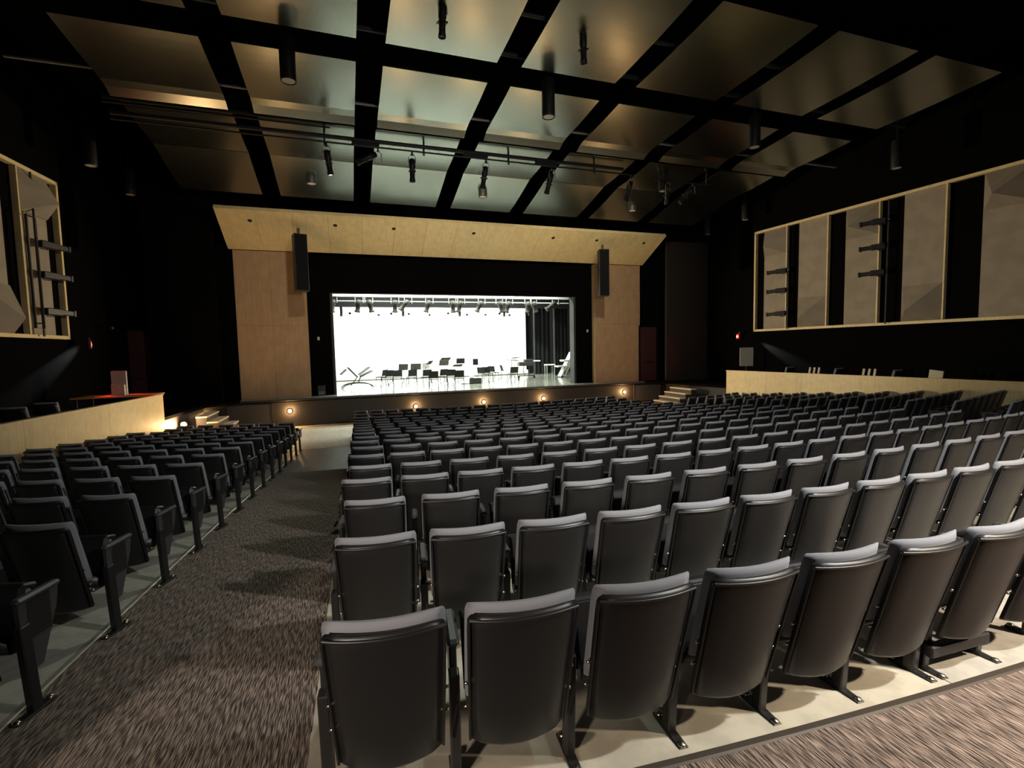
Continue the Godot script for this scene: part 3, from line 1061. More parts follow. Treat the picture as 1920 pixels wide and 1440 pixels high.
func build_stage() -> void:
	# stage floor and its front
	struct("floor", box_mesh(Vector3(18.1, 0.14, 12.2), M.stage_boards, 0.0, Vector3(XC, YS - 0.07, ZL - 6.1)))
	var s := S()
	bx(s, Vector3(XC, YS - 0.035 - 0.03, ZL + 0.03), Vector3(18.1, 0.07, 0.10), Basis(), 0.01)
	struct("trim_6", fin(s, M.fascia))
	struct("wall_front", box_mesh(Vector3(24.5, 1.15, 0.2), M.fascia, 0.0, Vector3(XC, YS - 0.10 - 0.575, ZL - 0.10)))
	for q in [[-3.70, "on the carpet aisle side"], [14.25, "at the far side"]]:
		var t := thing("access_panel", "grey access panel set in the stage front " + q[1], "panel", Vector3(q[0], YF + 0.15, ZL + 0.02))
		part("panel", box_mesh(Vector3(1.50, 0.78, 0.03), M.fascia_grey, 0.004, Vector3(0, 0.42, 0)), t)
		part("frame", box_mesh(Vector3(0.05, 0.86, 0.05), M.fascia, 0.0, Vector3(-0.78, 0.42, 0)), t)
		part("frame", box_mesh(Vector3(0.05, 0.86, 0.05), M.fascia, 0.0, Vector3(0.78, 0.42, 0)), t)
	# stage house
	struct("wall_back", box_mesh(Vector3(28, 11, 0.3), M.stage_black, 0.0, Vector3(XC, 3.7, -33.2)))
	struct("wall_left", box_mesh(Vector3(0.3, 11, 11.6), M.stage_black, 0.0, Vector3(XC - 12.6, 3.7, -28.0)))
	struct("wall_right", box_mesh(Vector3(0.3, 11, 11.6), M.stage_black, 0.0, Vector3(XC + 12.6, 3.7, -28.0)))
	struct("ceiling", box_mesh(Vector3(26, 0.3, 11.6), M.stage_black, 0.0, Vector3(XC, 9.0, -28.0)))
	struct("floor", box_mesh(Vector3(7.0, 0.14, 10.6), M.stage_boards, 0.0, Vector3(XC + 12.55, YS - 0.07, -27.9)))
	struct("floor", box_mesh(Vector3(7.0, 0.14, 10.6), M.stage_boards, 0.0, Vector3(XC - 12.55, YS - 0.07, -27.9)))
	# cyclorama with the pale ledge at its foot
	single("cyclorama", box_mesh(Vector3(17.2, 7.4, 0.04), M.cyc, 0.0, Vector3(0, 3.7, 0)), "brightly lit white cyclorama cloth at the back of the stage", "backdrop cloth", Vector3(3.3, YS + 0.30, -32.15))
	var lg := thing("stage_ledge", "low pale ledge along the foot of the white backdrop", "ledge", Vector3(3.3, YS, -31.95))
	part("top", box_mesh(Vector3(17.2, 0.26, 0.34), M.pale_ledge, 0.01, Vector3(0, 0.17, 0)), lg)
	part("plinth", box_mesh(Vector3(17.2, 0.045, 0.30), M.stage_black, 0.0, Vector3(0, 0.0225, 0.0)), lg)
	# side legs: pleated black drapes on the far side, one behind the other
	var legs := [[12.75, -31.3, 1.9, 4.0, "farthest upstage"], [13.35, -29.5, 1.6, 4.0, "middle of three"], [14.1, -27.4, 2.2, 6.0, "nearest the audience"]]
	for q in legs:
		single("stage_drape", drape(q[2], 6.6, q[3], 0.11, M.drape), "pleated dark side drape at the far stage edge, " + q[4], "drape", Vector3(q[0], YS + 0.02, q[1]), 0.55, "dark side drapes of the stage")
	for q in [[-2.9, -29.5], [-2.6, -26.4]]:
		single("stage_drape", drape(2.0, 6.6, 5.0, 0.11, M.drape), "pleated dark side drape hidden behind the near proscenium edge, " + ("upstage" if q[1] < -28 else "downstage"), "drape", Vector3(q[0], YS + 0.02, q[1]), -0.4, "dark side drapes of the stage")
	# border cloths hiding the lights
	for q in [[-24.6, 2.74, "front"], [-28.2, 2.49, "rear"]]:
		single("border_cloth", box_mesh(Vector3(22.0, 8.845 - q[1], 0.03), M.border, 0.0, Vector3(0, (8.845 - q[1]) / 2, 0)), "dark horizontal border cloth over the stage, the %s one" % q[2], "drape", Vector3(XC, q[1], q[0]), 0.0, "border cloths over the stage")
	# front lighting batten: pale raceway, thin pipe below
	var bt := thing("stage_batten", "pale lighting raceway crossing the top of the stage opening with spotlights", "lighting bar", Vector3(XC, 2.50, -23.9))
	part("raceway", box_mesh(Vector3(12.6, 0.125, 0.14), M.white_plastic, 0.01, Vector3(0, 0.15, 0)), bt)
	s = S()
	tube(s, [Vector3(-6.3, -0.11, 0), Vector3(6.3, -0.11, 0)], 0.024, 8)
	part("pipe", fin(s, M.white_plastic), bt)
	for x in [-5.6, 0.0, 5.6]:
		part("cable", box_mesh(Vector3(0.015, 6.2, 0.015), M.black_metal, 0.0, Vector3(x, 3.3, 0)), bt)
	for i in 5:
		part("hanger", box_mesh(Vector3(0.03, 0.30, 0.03), M.black_metal, 0.0, Vector3(-5.4 + i * 2.7, -0.02, 0.0)), bt)
	s = S()
	lathe(s, Vector3(0, -0.10, 0), Vector3.DOWN, [[-0.10, 0.05], [-0.08, 0.10], [0.10, 0.11], [0.16, 0.09], [0.36, 0.085], [0.38, 0.11], [0.44, 0.11], [0.44, 0.08]], 10)
	var barrel := fin(s, M.chair_frame)
	s = S()
	tube(s, [Vector3(0.14, -0.14, 0), Vector3(0.14, 0.10, 0), Vector3(0.0, 0.17, 0), Vector3(-0.14, 0.10, 0), Vector3(-0.14, -0.14, 0)], 0.018, 6)
	var yoke := fin(s, M.grey_pipe)
	var px := [0.0, 1.15, 1.58, 2.78, 3.40, 4.42, 5.55, 6.0, 7.05, 7.98, 8.52, 9.55, 9.85, 11.1]
	var tl := [0.1, 0.15, -0.2, 0.0, 0.6, 0.25, -0.1, 0.2, 0.35, -0.3, 0.2, 0.0, -0.3, 0.8]
	for i in px.size():
		var t := thing("batten_spotlight", "grey spotlight on the stage batten, %s from the carpet aisle side" % nth(i + 1), "spotlight", Vector3(-0.55 + px[i], 2.46, -23.86), 0.0, "spotlights on the stage batten")
		t.scale = Vector3(1.25, 1.1, 1.25)
		part("yoke", yoke, t)
		var b := part("barrel", barrel, t)
		b.rotation = Vector3(0.25, 0.0, -tl[i])
	# row of hanging microphones and small fixtures silhouetted against the white cloth
	var bt2 := thing("stage_batten", "dark batten farther upstage holding hanging microphones and small lamps", "lighting bar", Vector3(XC, 2.62, -28.75))
	s = S()
	tube(s, [Vector3(-7.0, 0, 0), Vector3(7.4, 0, 0)], 0.03, 6)
	part("pipe", fin(s, M.black_metal), bt2)
	for x in [-6.0, 0.0, 6.0]:
		part("cable", box_mesh(Vector3(0.015, 6.2, 0.015), M.black_metal, 0.0, Vector3(x, 3.1, 0)), bt2)
	s = S()
	cone(s, Vector3(0, 0, 0), Vector3(0, -0.62, 0), 0.075, 0.075, 10)
	var stick := fin(s, M.chair_frame)
	var n := 0
	for x in [-0.25, 3.12, 6.45, 9.25]:
		n += 1
		single("hanging_tube", stick, "dark tube hanging against the white cloth, %s from the aisle side" % nth(n), "tube", Vector3(x, 2.635, -28.75), 0.0, "tubes hanging before the white cloth")
	s = S()
	lathe(s, Vector3(0, 0.07, 0), Vector3.DOWN, [[0.0, 0.02], [0.02, 0.07], [0.11, 0.075], [0.14, 0.05]], 10)
	tube(s, [Vector3(0, 0.05, 0), Vector3(0, 0.47, 0)], 0.006, 5)
	var blob := fin(s, M.chair_frame)
	n = 0
	for x in [0.2, 1.75, 2.45, 3.45, 4.65, 5.75, 6.9, 8.05, 8.95, 9.6, 10.9]:
		n += 1
		single("hanging_microphone", blob, "tiny dark microphone hanging before the white cloth, %s from the aisle side" % nth(n), "microphone", Vector3(x, 2.16 + 0.05 * sin(n * 2.3), -28.75), 0.0, "microphones hanging before the white cloth")
	# side lamps on stands
	for q in SIDE_LAMPS:
		var d: Vector3 = (q[1] as Vector3).normalized()
		var t := thing("stage_side_lamp", "lamp on a stand just inside the stage opening, " + ("left side" if d.x > 0 else "right side"), "lamp", Vector3(q[0].x, YS, q[0].z))
		var h: float = q[0].y - YS
		part("stand", box_mesh(Vector3(0.04, h - 0.1, 0.04), M.black_metal, 0.0, Vector3(0, (h - 0.1) / 2, 0)), t)
		part("base", box_mesh(Vector3(0.45, 0.03, 0.45), M.black_metal, 0.005, Vector3(0, 0.015, 0)), t)
		s = S()
		lathe(s, Vector3(0, h, 0), d, [[-0.16, 0.06], [-0.14, 0.12], [0.12, 0.14], [0.12, 0.125], [0.10, 0.12]], 14)
		part("can", fin(s, M.black_metal), t)
		s = S()
		lathe(s, Vector3(0, h, 0) + d * 0.105, d, [[0.0, 0.118], [0.006, 0.118]], 14)
		part("lamp_face", fin(s, M.rear_bulb), t)
	# the work light strips themselves, above the opening's sight line
	for r in STAGE_ROWS:
		var t := thing("work_light_strip", "strip of stage work lights behind the header, " + {-23.3: "front", -26.2: "middle", -29.0: "rear"}[r[0]], "work light", Vector3(XC, r[1], r[0]))
		part("housing", box_mesh(Vector3(10.1, 0.12, 0.34), M.black_metal, 0.01, Vector3(0, 0.06, 0)), t)
		part("lamp_face", box_mesh(Vector3(10.0, 0.015, 0.28), M.strip_face, 0.0, Vector3(0, -0.01, 0)), t)
		for x in [-4.5, 4.5]:
			part("hanger", box_mesh(Vector3(0.04, 8.84 - r[1] - 0.1, 0.04), M.black_metal, 0.0, Vector3(x, (8.84 - r[1] - 0.1) / 2 + 0.1, 0)), t)


# ------------------------------------------------------------------ theatre seats

func slab_loft(levels: Array, zoff: float, half: float, bulge: float, fat: float, sag: float) -> SurfaceTool:
	# levels: [v, width]; a curved upright slab following the lean of a seat back
	var s := S()
	var rings := []
	var nu := 10
	for l in levels:
		var v: float = l[0]
		var w: float = l[1]
		var f: float = l[2]
		var y := lerpf(0.215, 0.850, v)
		var z := lerpf(-0.185, -0.012, v) + zoff
		var outer := []
		var inner := []
		for i in nu + 1:
			var u := -1.0 + 2.0 * i / nu
			var uu := u * (0.94 + 0.06 * absf(u))
			var bz := bulge * (1.0 - u * u)
			var h := half * f * pow(maxf(1.0 - pow(absf(u), fat), 0.0), 0.5)
			var yy := y - sag * (1.0 - u * u) * pow(1.0 - clampf(v, 0, 1), 3.0)
			outer.append(Vector3(uu * w / 2, yy, z + bz + h))
			inner.append(Vector3(uu * w / 2, yy, z + bz - h))
		inner.reverse()
		rings.append(outer + inner.slice(1, nu))
	loft(s, rings)
	return s


var seat_parts := {}
var seat_small := {}

func make_seat_meshes() -> void:
	var shell := slab_loft([[-0.004, 0.372, 0.2], [0.008, 0.398, 0.7], [0.03, 0.412, 1.0], [0.3, 0.420, 1.0], [0.6, 0.432, 1.0], [0.9, 0.440, 1.0], [0.975, 0.438, 1.0], [0.995, 0.424, 0.7], [1.004, 0.405, 0.2]], -0.010, 0.021, 0.040, 10.0, 0.020)
	# the rolled lip under the top edge and down the sides
	var pts := []
	for i in 15:
		var u := -1.0 + 2.0 * i / 14
		pts.append(Vector3(u * 0.213, lerpf(0.215, 0.850, 0.975), lerpf(-0.185, -0.012, 0.975) + 0.040 * (1.0 - u * u) + 0.010))
	tube(shell, pts, 0.0075, 6)
	for sd: float in [-1.0, 1.0]:
		var e := []
		for i in 7:
			var v := lerpf(0.03, 0.975, i / 6.0)
			e.append(Vector3(sd * lerpf(0.203, 0.216, v), lerpf(0.215, 0.850, v), lerpf(-0.185, -0.012, v) + 0.008))
		tube(shell, e, 0.0065, 6)
	seat_parts.shell = fin(shell, M.shell)
	seat_parts.cushion = fin(slab_loft([[0.30, 0.40, 0.2], [0.32, 0.43, 0.8], [0.38, 0.440, 1.0], [0.7, 0.446, 1.0], [0.95, 0.448, 1.0], [1.01, 0.446, 0.92], [1.04, 0.436, 0.66], [1.050, 0.422, 0.25]], -0.053, 0.025, 0.040, 5.0, 0.0), M.seat_cloth)
	# folded seat: cushion inside a plastic pan, hinge at the back
	var d := Vector3(0, sin(deg_to_rad(74)), -cos(deg_to_rad(74)))
	var nrm := Vector3(0, cos(deg_to_rad(74)), sin(deg_to_rad(74)))
	var b := Basis(Vector3.RIGHT, nrm, -d)
	var s := S()
	bx(s, Vector3(0, 0.37, -0.275) + d * 0.150 - nrm * 0.050, Vector3(0.40, 0.06, 0.28), b, 0.022)
	seat_parts.seat = fin(s, M.seat_cloth)
	s = S()
	bx(s, Vector3(0, 0.37, -0.275) + d * 0.150 - nrm * 0.004, Vector3(0.425, 0.045, 0.32), b, 0.02)
	bx(s, Vector3(0, 0.37, -0.275) + d * 0.297 - nrm * 0.035, Vector3(0.425, 0.10, 0.03), b, 0.012)
	lathe(s, Vector3(-0.205, 0.37, -0.275), Vector3.RIGHT, [[0.0, 0.03], [0.0, 0.05], [0.41, 0.05], [0.41, 0.03]], 12)
	seat_parts.pan = fin(s, M.shell)
	s = S()
	bx(s, Vector3(0, 0.235, -0.262), Vector3(0.044, 0.51, 0.062), Basis(Vector3.RIGHT, deg_to_rad(4)), 0.006)
	bx(s, Vector3(0, 0.50, -0.34), Vector3(0.032, 0.22, 0.15), Basis(), 0.008)
	seat_parts.leg = fin(s, M.seat_metal)
	s = S()
	bx(s, Vector3(0, -0.012, -0.27), Vector3(0.05, 0.018, 0.24), Basis(), 0.004)
	seat_parts.foot = fin(s, M.seat_metal)
	s = S()
	lathe(s, Vector3.ZERO, Vector3.UP, [[0.0, 0.02], [0.006, 0.02], [0.012, 0.013], [0.016, 0.0]], 10)
	seat_parts.bolt = fin(s, M.bolt)
	s = S()
	bx(s, Vector3(0, 0.625, -0.345), Vector3(0.052, 0.034, 0.27), Basis(), 0.013)
	seat_parts.arm = fin(s, M.arm_plastic)
	s = S()
	lathe(s, Vector3.ZERO, Vector3.RIGHT, [[-0.012, 0.003], [-0.01, 0.007], [0.01, 0.007], [0.012, 0.003]], 8)
	seat_parts.rivet = fin(s, M.bolt)
	s = S()
	prism(s, [Vector3(-0.012, 0.61, -0.22), Vector3(-0.012, 0.61, -0.47), Vector3(-0.012, 0.50, -0.45), Vector3(-0.012, 0.22, -0.34), Vector3(-0.012, 0.22, -0.24)], Vector3(0.024, 0, 0))
	seat_parts.end_panel = fin(s, M.arm_plastic)
	# one joined mesh for the seats far away: dark surface and cloth surface
	var dark := S()
	for k in ["shell", "pan"]:
		dark.append_from(seat_parts[k], 0, Transform3D())
	for k in ["leg", "foot", "arm"]:
		dark.append_from(seat_parts[k], 0, Transform3D(Basis(), Vector3(0.266, 0, 0)))
	var me: ArrayMesh = dark.commit()
	me.surface_set_material(0, M.shell)
	var cl := S()
	cl.append_from(seat_parts.cushion, 0, Transform3D())
	cl.append_from(seat_parts.seat, 0, Transform3D())
	me = cl.commit(me)
	me.surface_set_material(1, M.seat_cloth)
	seat_small.mesh = me


func stand(parent: Node, x: float, fine: bool, end: bool) -> void:
	var l := part("leg", seat_parts.leg, parent)
	l.position.x = x
	var f := part("foot", seat_parts.foot, l)
	if fine:
		for z in [-0.17, -0.37]:
			var bo := part("bolt", seat_parts.bolt, l)
			bo.position = Vector3(0, -0.004, z)
	var a := part("armrest", seat_parts.arm, parent)
	a.position.x = x
	if end:
		var e := part("end_panel", seat_parts.end_panel, parent)
		e.position.x = x


func full_seat(label: String, at: Vector3, turn: float, pitch: float, fine: bool, extra: bool, end: int, beam: bool) -> void:
	# every seat carries the standard at its +x side; extra adds the one at -x; end says which side closes a row at an aisle
	var t := thing("theatre_seat", label, "theatre seat", at, turn, "black tip-up theatre seats")
	part("back_shell", seat_parts.shell, t)
	part("back_cushion", seat_parts.cushion, t)
	part("seat_cushion", seat_parts.seat, t)
	part("seat_pan", seat_parts.pan, t)
	stand(t, pitch / 2, fine, end > 0)
	if extra:
		stand(t, -pitch / 2 + (0.085 if beam else 0.0), fine, end < 0)
	if beam:
		part("base_beam", box_mesh(Vector3(pitch - 0.05, 0.07, 0.05), M.seat_metal, 0.008, Vector3(0.02, 0.115, -0.22)), t)
	if fine:
		for x in [-0.217, 0.217]:
			for y in [0.52, 0.40]:
				var r := part("rivet", seat_parts.rivet, t)
				r.position = Vector3(x, y, lerpf(-0.185, -0.012, (y - 0.215) / 0.635) - 0.012)


const ROW_PITCH := [0.5184, 0.5223, 0.5667, 0.5312, 0.5423, 0.5144, 0.5466, 0.5166, 0.5455, 0.5159, 0.5501, 0.5226, 0.5371, 0.5264, 0.5402, 0.5209, 0.5468, 0.5206]
const ROW_SHIFT := [0.0425, -0.0404, -0.0545, -0.0259, 0.049, 0.045, 0.019, 0.0019, 0.0087, -0.0231, -0.0237, -0.0226, -0.005, 0.0094, 0.0322, 0.003, -0.0089, -0.0066]
const ROW_START := [-0.1121, -0.1143, -0.1159, -0.1192, -0.12, -0.1233, -0.1251, -0.1287, -0.1304, -0.1346, -0.1371, -0.1413, -0.1439, -0.1484, -0.1514, -0.1571, -0.1605, -0.1659]


func build_seats() -> void:
	make_seat_meshes()
	var all := []     # [depth, position, turn, pitch, label, first, end]
	var inv := cam.transform.affine_inverse()
	for k in 18:
		var rho: float = 43.489 - 0.911 * k + ROW_SHIFT[k]
		var y := -(drop(k + 1.0) + 0.87)
		for j in 24:
			var th: float = ROW_START[k] + j * ROW_PITCH[k] / rho
			var p := Vector3(4.95 + rho * sin(th), y, -44.984 + rho * cos(th))
			if p.x > 10.28:
				break
			all.append([p, th, ROW_PITCH[k], "black tip-up seat, centre block, %s row from back, %s from wide aisle" % [nth(k + 1), nth(j + 1)], j == 0 or (k == 0 and j == 6), 0, k == 0 and j == 6])
	for side: float in [-1.0, 1.0]:
		for i in range(0, 14):
			var zc := -2.99 - 0.925 * i
			var xc := -1.81 + 0.0233 * (-zc - 3.91)
			var a := deg_to_rad(14.5)
			var nj := 7 if i < 12 else 6
			for j in nj:
				var d := 0.222 + j * 0.553
				var x := xc - d * cos(a)
				var z := zc - d * sin(a)
				var y := floor_y(xc, zc)
				if side > 0:
					x = 10.50 - x
				all.append([Vector3(x, y, z), a * side, 0.553, "black tip-up seat, %s side block, %s row from stage, %s from aisle" % ["left" if side < 0 else "right", nth(14 - i), nth(j + 1)], (j == nj - 1) if side < 0 else (j == 0), (1 if side < 0 else -1) if j == 0 else 0, false])
	for q in terrace_seats:
		var side: float = q[0]
		var n := 0
		for z in q[1]:
			n += 1
			for j in 1:
				var x := par_x(side, z, 0.50 + 0.56 * j)
				all.append([Vector3(x, -1.77, z), deg_to_rad(4.3) * side, 0.553, "black tip-up seat on %s terrace, %s row from stage, %s" % ["left" if side < 0 else "right", nth(n), "beside the parapet" if j == 0 else "second in"], (j == 0) == (side > 0), 0, false])
	var seen := []
	for q in all:
		var c: Vector3 = inv * (q[0] + Vector3(0, 0.6, 0))
		if c.z > -0.3:
			continue
		var px := 960.0 + 909.14 * c.x / -c.z
		var py := 720.0 - 909.14 * c.y / -c.z
		var half := 909.14 * 0.45 / -c.z
		if (px < -half or px > 1920 + half or py > 1440 + half * 1.2):
			continue
		q.append(-c.z)
		seen.append(q)
	seen.sort_custom(func(a, b): return a[7] < b[7])
	var rest := []
	var n := 0
	for q in seen:
		n += 1
		if n <= 298:
			if q[7] < 10.5:
				full_seat(q[3], q[0], q[1], q[2], q[7] < 5.5, q[4], q[5], q[6])
			else:
				single("theatre_seat", seat_small.mesh, q[3], "theatre seat", q[0], q[1], "black tip-up theatre seats")
		else:
			rest.append(q)
	var mm := MultiMesh.new()
	mm.transform_format = MultiMesh.TRANSFORM_3D
	mm.mesh = seat_small.mesh
	mm.instance_count = rest.size()
	for i in rest.size():
		mm.set_instance_transform(i, Transform3D(Basis(Vector3.UP, rest[i][1]), rest[i][0]))
	var o := MultiMeshInstance3D.new()
	o.name = "theatre_seating"
	o.multimesh = mm
	add_child(o)
	tag(o, "rows of black theatre seats farthest from the camera, towards the stage", "theatre seats")
	o.set_meta("kind", "stuff")
	print("seats ", seen.size(), " individual ", mini(298, seen.size()))


# ------------------------------------------------------------------ things on the stage

func stack_chair(label: String, at: Vector3, turn: float) -> void:
	var t := thing("stack_chair", label, "chair", at, turn, "black chairs set out on the stage")
	if not seat_small.has("cb"):
		var s := S()
		var g := []
		for i in 7:
			var u := -1.0 + i / 3.0
			g.append([Vector3(u * 0.22, 0.50, 0.20 + 0.02 * (1 - u * u)), Vector3(u * 0.23, 0.66, 0.235 + 0.03 * (1 - u * u)), Vector3(u * 0.225, 0.83, 0.27 + 0.03 * (1 - u * u))])
		sheet(s, g, Vector3(0, 0, -0.02))
		seat_small.cb = fin(s, M.chair_black)
		s = S()
		bx(s, Vector3(0, 0.445, -0.02), Vector3(0.45, 0.03, 0.43), Basis(), 0.012)
		seat_small.cs = fin(s, M.chair_black)
		s = S()
		tube(s, [Vector3(0, 0, -0.22), Vector3(0, 0.42, -0.17), Vector3(0, 0.44, 0.12)], 0.017, 6)
		seat_small.cf = fin(s, M.chair_frame)
		s = S()
		tube(s, [Vector3(0, 0, 0.27), Vector3(0, 0.42, 0.16), Vector3(0, 0.80, 0.255)], 0.017, 6)
		seat_small.cr = fin(s, M.chair_frame)
	part("backrest", seat_small.cb, t)
	part("seat", seat_small.cs, t)
	for x in [-0.215, 0.215]:
		var f := part("leg", seat_small.cf, t)
		f.position.x = x
		f = part("leg", seat_small.cr, t)
		f.position.x = x


func music_stand(label: String, at: Vector3, turn: float, h: float, m: Material, w := 0.52, tilt := 0.35) -> void:
	var t := thing("music_stand", label, "music stand", at, turn, "music stands among the stage chairs")
	var s := S()
	var b := Basis(Vector3.RIGHT, tilt)
	bx(s, Vector3(0, h, 0), Vector3(w, 0.34, 0.012), b, 0.003)
	part("desk", fin(s, m), t)
	s = S()
	bx(s, Vector3(0, h, 0) + b * Vector3(0, -0.17, -0.03), Vector3(w, 0.03, 0.07), b)
	part("lip", fin(s, M.chair_black), t)
	s = S()
	tube(s, [Vector3(0, 0.05, 0.03), Vector3(0, h - 0.03, 0.03)], 0.014, 6)
	part("pole", fin(s, M.chair_frame), t)
	s = S()
	tube(s, [Vector3(0, 0.16, 0.03), Vector3(0, 0.01, 0.03) + Vector3(0.25, 0, 0)], 0.011, 5)
	var leg := fin(s, M.chair_frame)
	for i in 3:
		var o := part("leg", leg, t)
		o.rotation.y = 0.4 + TAU * i / 3.0
		o.position = Vector3(0, 0, 0.03) - o.basis * Vector3(0, 0, 0.03)


func build_stage_things() -> void:
	var f := YS
	stack_chair("black stage chair seen from its side, farthest towards the carpet aisle", Vector3(1.62, f, -26.4), 0.9)
	stack_chair("black stage chair turned half away, second from the aisle side", Vector3(1.85, f, -25.6), 0.5)
	stack_chair("black stage chair third from the aisle side, upright bar behind its back", Vector3(2.32, f, -25.2), 0.05)
	stack_chair("black stage chair before the first grey music desk", Vector3(3.02, f, -25.0), 0.15)
	stack_chair("black stage chair in front of the second grey music desk", Vector3(3.72, f, -24.7), 0.1)
	stack_chair("black stage chair nearest the stage edge, left of centre", Vector3(3.72, f, -22.5), -0.15)
	stack_chair("black stage chair half hidden behind the wide central one", Vector3(4.5, f, -24.6), 0.35)
	stack_chair("black stage chair with the widest back, at the centre", Vector3(4.78, f, -23.9), 0.1)
	stack_chair("black stage chair at the edge, right of the foremost one", Vector3(4.92, f, -22.5), -0.1)
	stack_chair("black stage chair turned sideways right of the round dark box", Vector3(6.85, f, -25.2), -0.85)
	stack_chair("black stage chair, middle of the three turned sideways", Vector3(7.2, f, -25.5), -0.75)
	stack_chair("black stage chair, last of the three turned sideways", Vector3(7.85, f, -26.6), -0.9)
	stack_chair("black stage chair alone in front of the percussion", Vector3(8.25, f, -24.4), 0.1)
	music_stand("thin music stand seen edge on beside the second chair", Vector3(2.05, f, -26.2), 1.5, 1.02, M.chair_black)
	music_stand("grey music desk behind the fourth stage chair", Vector3(2.72, f, -25.9), 0.1, 0.95, M.grey_desk, 0.50)
	music_stand("grey music desk behind the fifth stage chair", Vector3(3.38, f, -26.0), 0.0, 0.95, M.grey_desk, 0.55)
	music_stand("low pale music desk behind the chairs, third in line", Vector3(4.0, f, -26.6), 0.0, 0.95, M.white_plastic, 0.40)
	music_stand("small dark music stand left of the tall conductor desk", Vector3(4.13, f, -25.9), 0.4, 1.15, M.chair_black, 0.28, 1.0)
	music_stand("tall grey conductor desk rising above the other stands", Vector3(4.82, f, -25.6), 0.0, 1.12, M.grey_desk, 0.52, 0.6)
	music_stand("dark flat music desk above the conductor desk", Vector3(4.98, f, -25.9), 0.05, 1.32, M.chair_black, 0.52, 1.15)
	music_stand("dark flat music desk above the edge chair on the right", Vector3(5.35, f, -24.6), 0.05, 0.98, M.chair_black, 0.48, 1.2)
	music_stand("dark music desk behind the flat one, right of centre", Vector3(5.85, f, -26.2), -0.1, 1.18, M.chair_black, 0.46, 0.6)
	music_stand("dark angled music stand alone right of the group", Vector3(6.72, f, -26.3), -0.3, 1.10, M.chair_black, 0.30, 0.2)
	music_stand("narrow dark stand seen edge on right of the sideways chairs", Vector3(8.2, f, -26.2), -1.4, 0.72, M.chair_black, 0.30, 0.3)
	# a dark floor monitor with a pale rounded cover behind it
	var t := thing("floor_monitor", "dark wedge floor monitor with a pale rounded cover, right of centre stage", "loudspeaker", Vector3(6.25, f, -24.6), -0.15)
	var s := S()
	prism(s, [Vector3(-0.30, 0, 0.16), Vector3(-0.30, 0.30, 0.14), Vector3(-0.30, 0.20, -0.20), Vector3(-0.30, 0, -0.24)], Vector3(0.62, 0, 0))
	part("cabinet", fin(s, M.chair_black), t)
	s = S()
	lathe(s, Vector3(-0.22, 0.36, -0.2), Vector3(1, 0.1, 0), [[-0.06, 0.10], [0.0, 0.28], [0.06, 0.32], [0.12, 0.28], [0.16, 0.10]], 18)
	part("cover", fin(s, M.white_plastic), t)
	s = S()
	tube(s, [Vector3(-0.75, 0.02, 0.1), Vector3(-0.3, 0.02, 0.14)], 0.02, 6)
	part("cable", fin(s, M.chair_black), t)
	# cymbals on a stand
	t = thing("cymbal_stand", "tall stand with two tilted cymbals before the white backdrop", "cymbals", Vector3(8.95, f, -26.6))
	s = S()
	tube(s, [Vector3(0, 0.1, 0), Vector3(0, 1.18, 0)], 0.015, 6)
	part("pole", fin(s, M.chair_frame), t)
	s = S()
	for i in 3:
		var a := TAU * i / 3.0
		tube(s, [Vector3(0, 0.35, 0), Vector3(cos(a) * 0.3, 0.0, sin(a) * 0.3)], 0.016, 5)
	part("tripod", fin(s, M.chair_frame), t)
	for q in [[-0.22, 1.14, 0.12, "grey_desk"], [0.22, 1.26, -0.1, "chair_frame"], [0.25, 1.10, 0.1, "grey_desk"]]:
		s = S()
		lathe(s, Vector3(q[0], q[1], 0), Vector3(q[2], 1, 0.1), [[-0.004, 0.27], [0.012, 0.12], [0.03, 0.05], [0.045, 0.0]], 18)
		part("cymbal", fin(s, M[q[3]]), t)
	s = S()
	tube(s, [Vector3(-0.22, 1.13, 0), Vector3(0.0, 1.1, 0), Vector3(0.22, 1.25, 0)], 0.012, 5)
	part("boom_arm", fin(s, M.chair_frame), t)
	# percussion table on a wheeled frame
	t = thing("percussion_table", "dark percussion table on a wheeled base beside the side drapes", "percussion table", Vector3(10.15, f, -27.4), -0.1)
	part("trough", box_mesh(Vector3(0.92, 0.24, 0.5), M.chair_frame, 0.02, Vector3(-0.05, 0.86, 0)), t)
	part("top_box", box_mesh(Vector3(0.52, 0.16, 0.4), M.chair_black, 0.02, Vector3(0.12, 1.05, 0)), t)
	part("side_shelf", box_mesh(Vector3(0.42, 0.07, 0.4), M.white_plastic, 0.01, Vector3(0.62, 1.02, 0)), t)
	for x in [-0.14, 0.14]:
		s = S()
		tube(s, [Vector3(x, 0.75, 0), Vector3(x * 1.5, 0.5, 0), Vector3(x * 0.8, 0.16, 0)], 0.022, 6)
		part("leg", fin(s, M.chair_frame), t)
	s = S()
	bx(s, Vector3(0, 0.15, 0), Vector3(1.02, 0.05, 0.12), Basis(), 0.01)
	part("base", fin(s, M.chair_frame), t)
	for x in [-0.48, 0.48]:
		s = S()
		cone(s, Vector3(x, 0.065, -0.03), Vector3(x, 0.065, 0.03), 0.065, 0.065, 12)
		part("wheel", fin(s, M.chair_black), t)
	# pale table before the drapes
	t = thing("folding_table", "narrow white topped table standing before the dark side drapes", "table", Vector3(12.35, f, -29.0), 0.0)
	part("table_top", box_mesh(Vector3(0.62, 0.07, 0.45), M.white_plastic, 0.01, Vector3(0, 0.70, 0)), t)
	for x in [-0.26, 0.26]:
		for z in [-0.18, 0.18]:
			part("leg", box_mesh(Vector3(0.04, 0.67, 0.04), M.grey_pipe, 0.0, Vector3(x, 0.335, z)), t)
	# folded risers on a wheeled cart, far edge
	t = thing("folded_riser", "pale folded riser steps leaning on their wheeled frame at the far stage edge", "riser", Vector3(12.45, f, -26.9), 0.0)
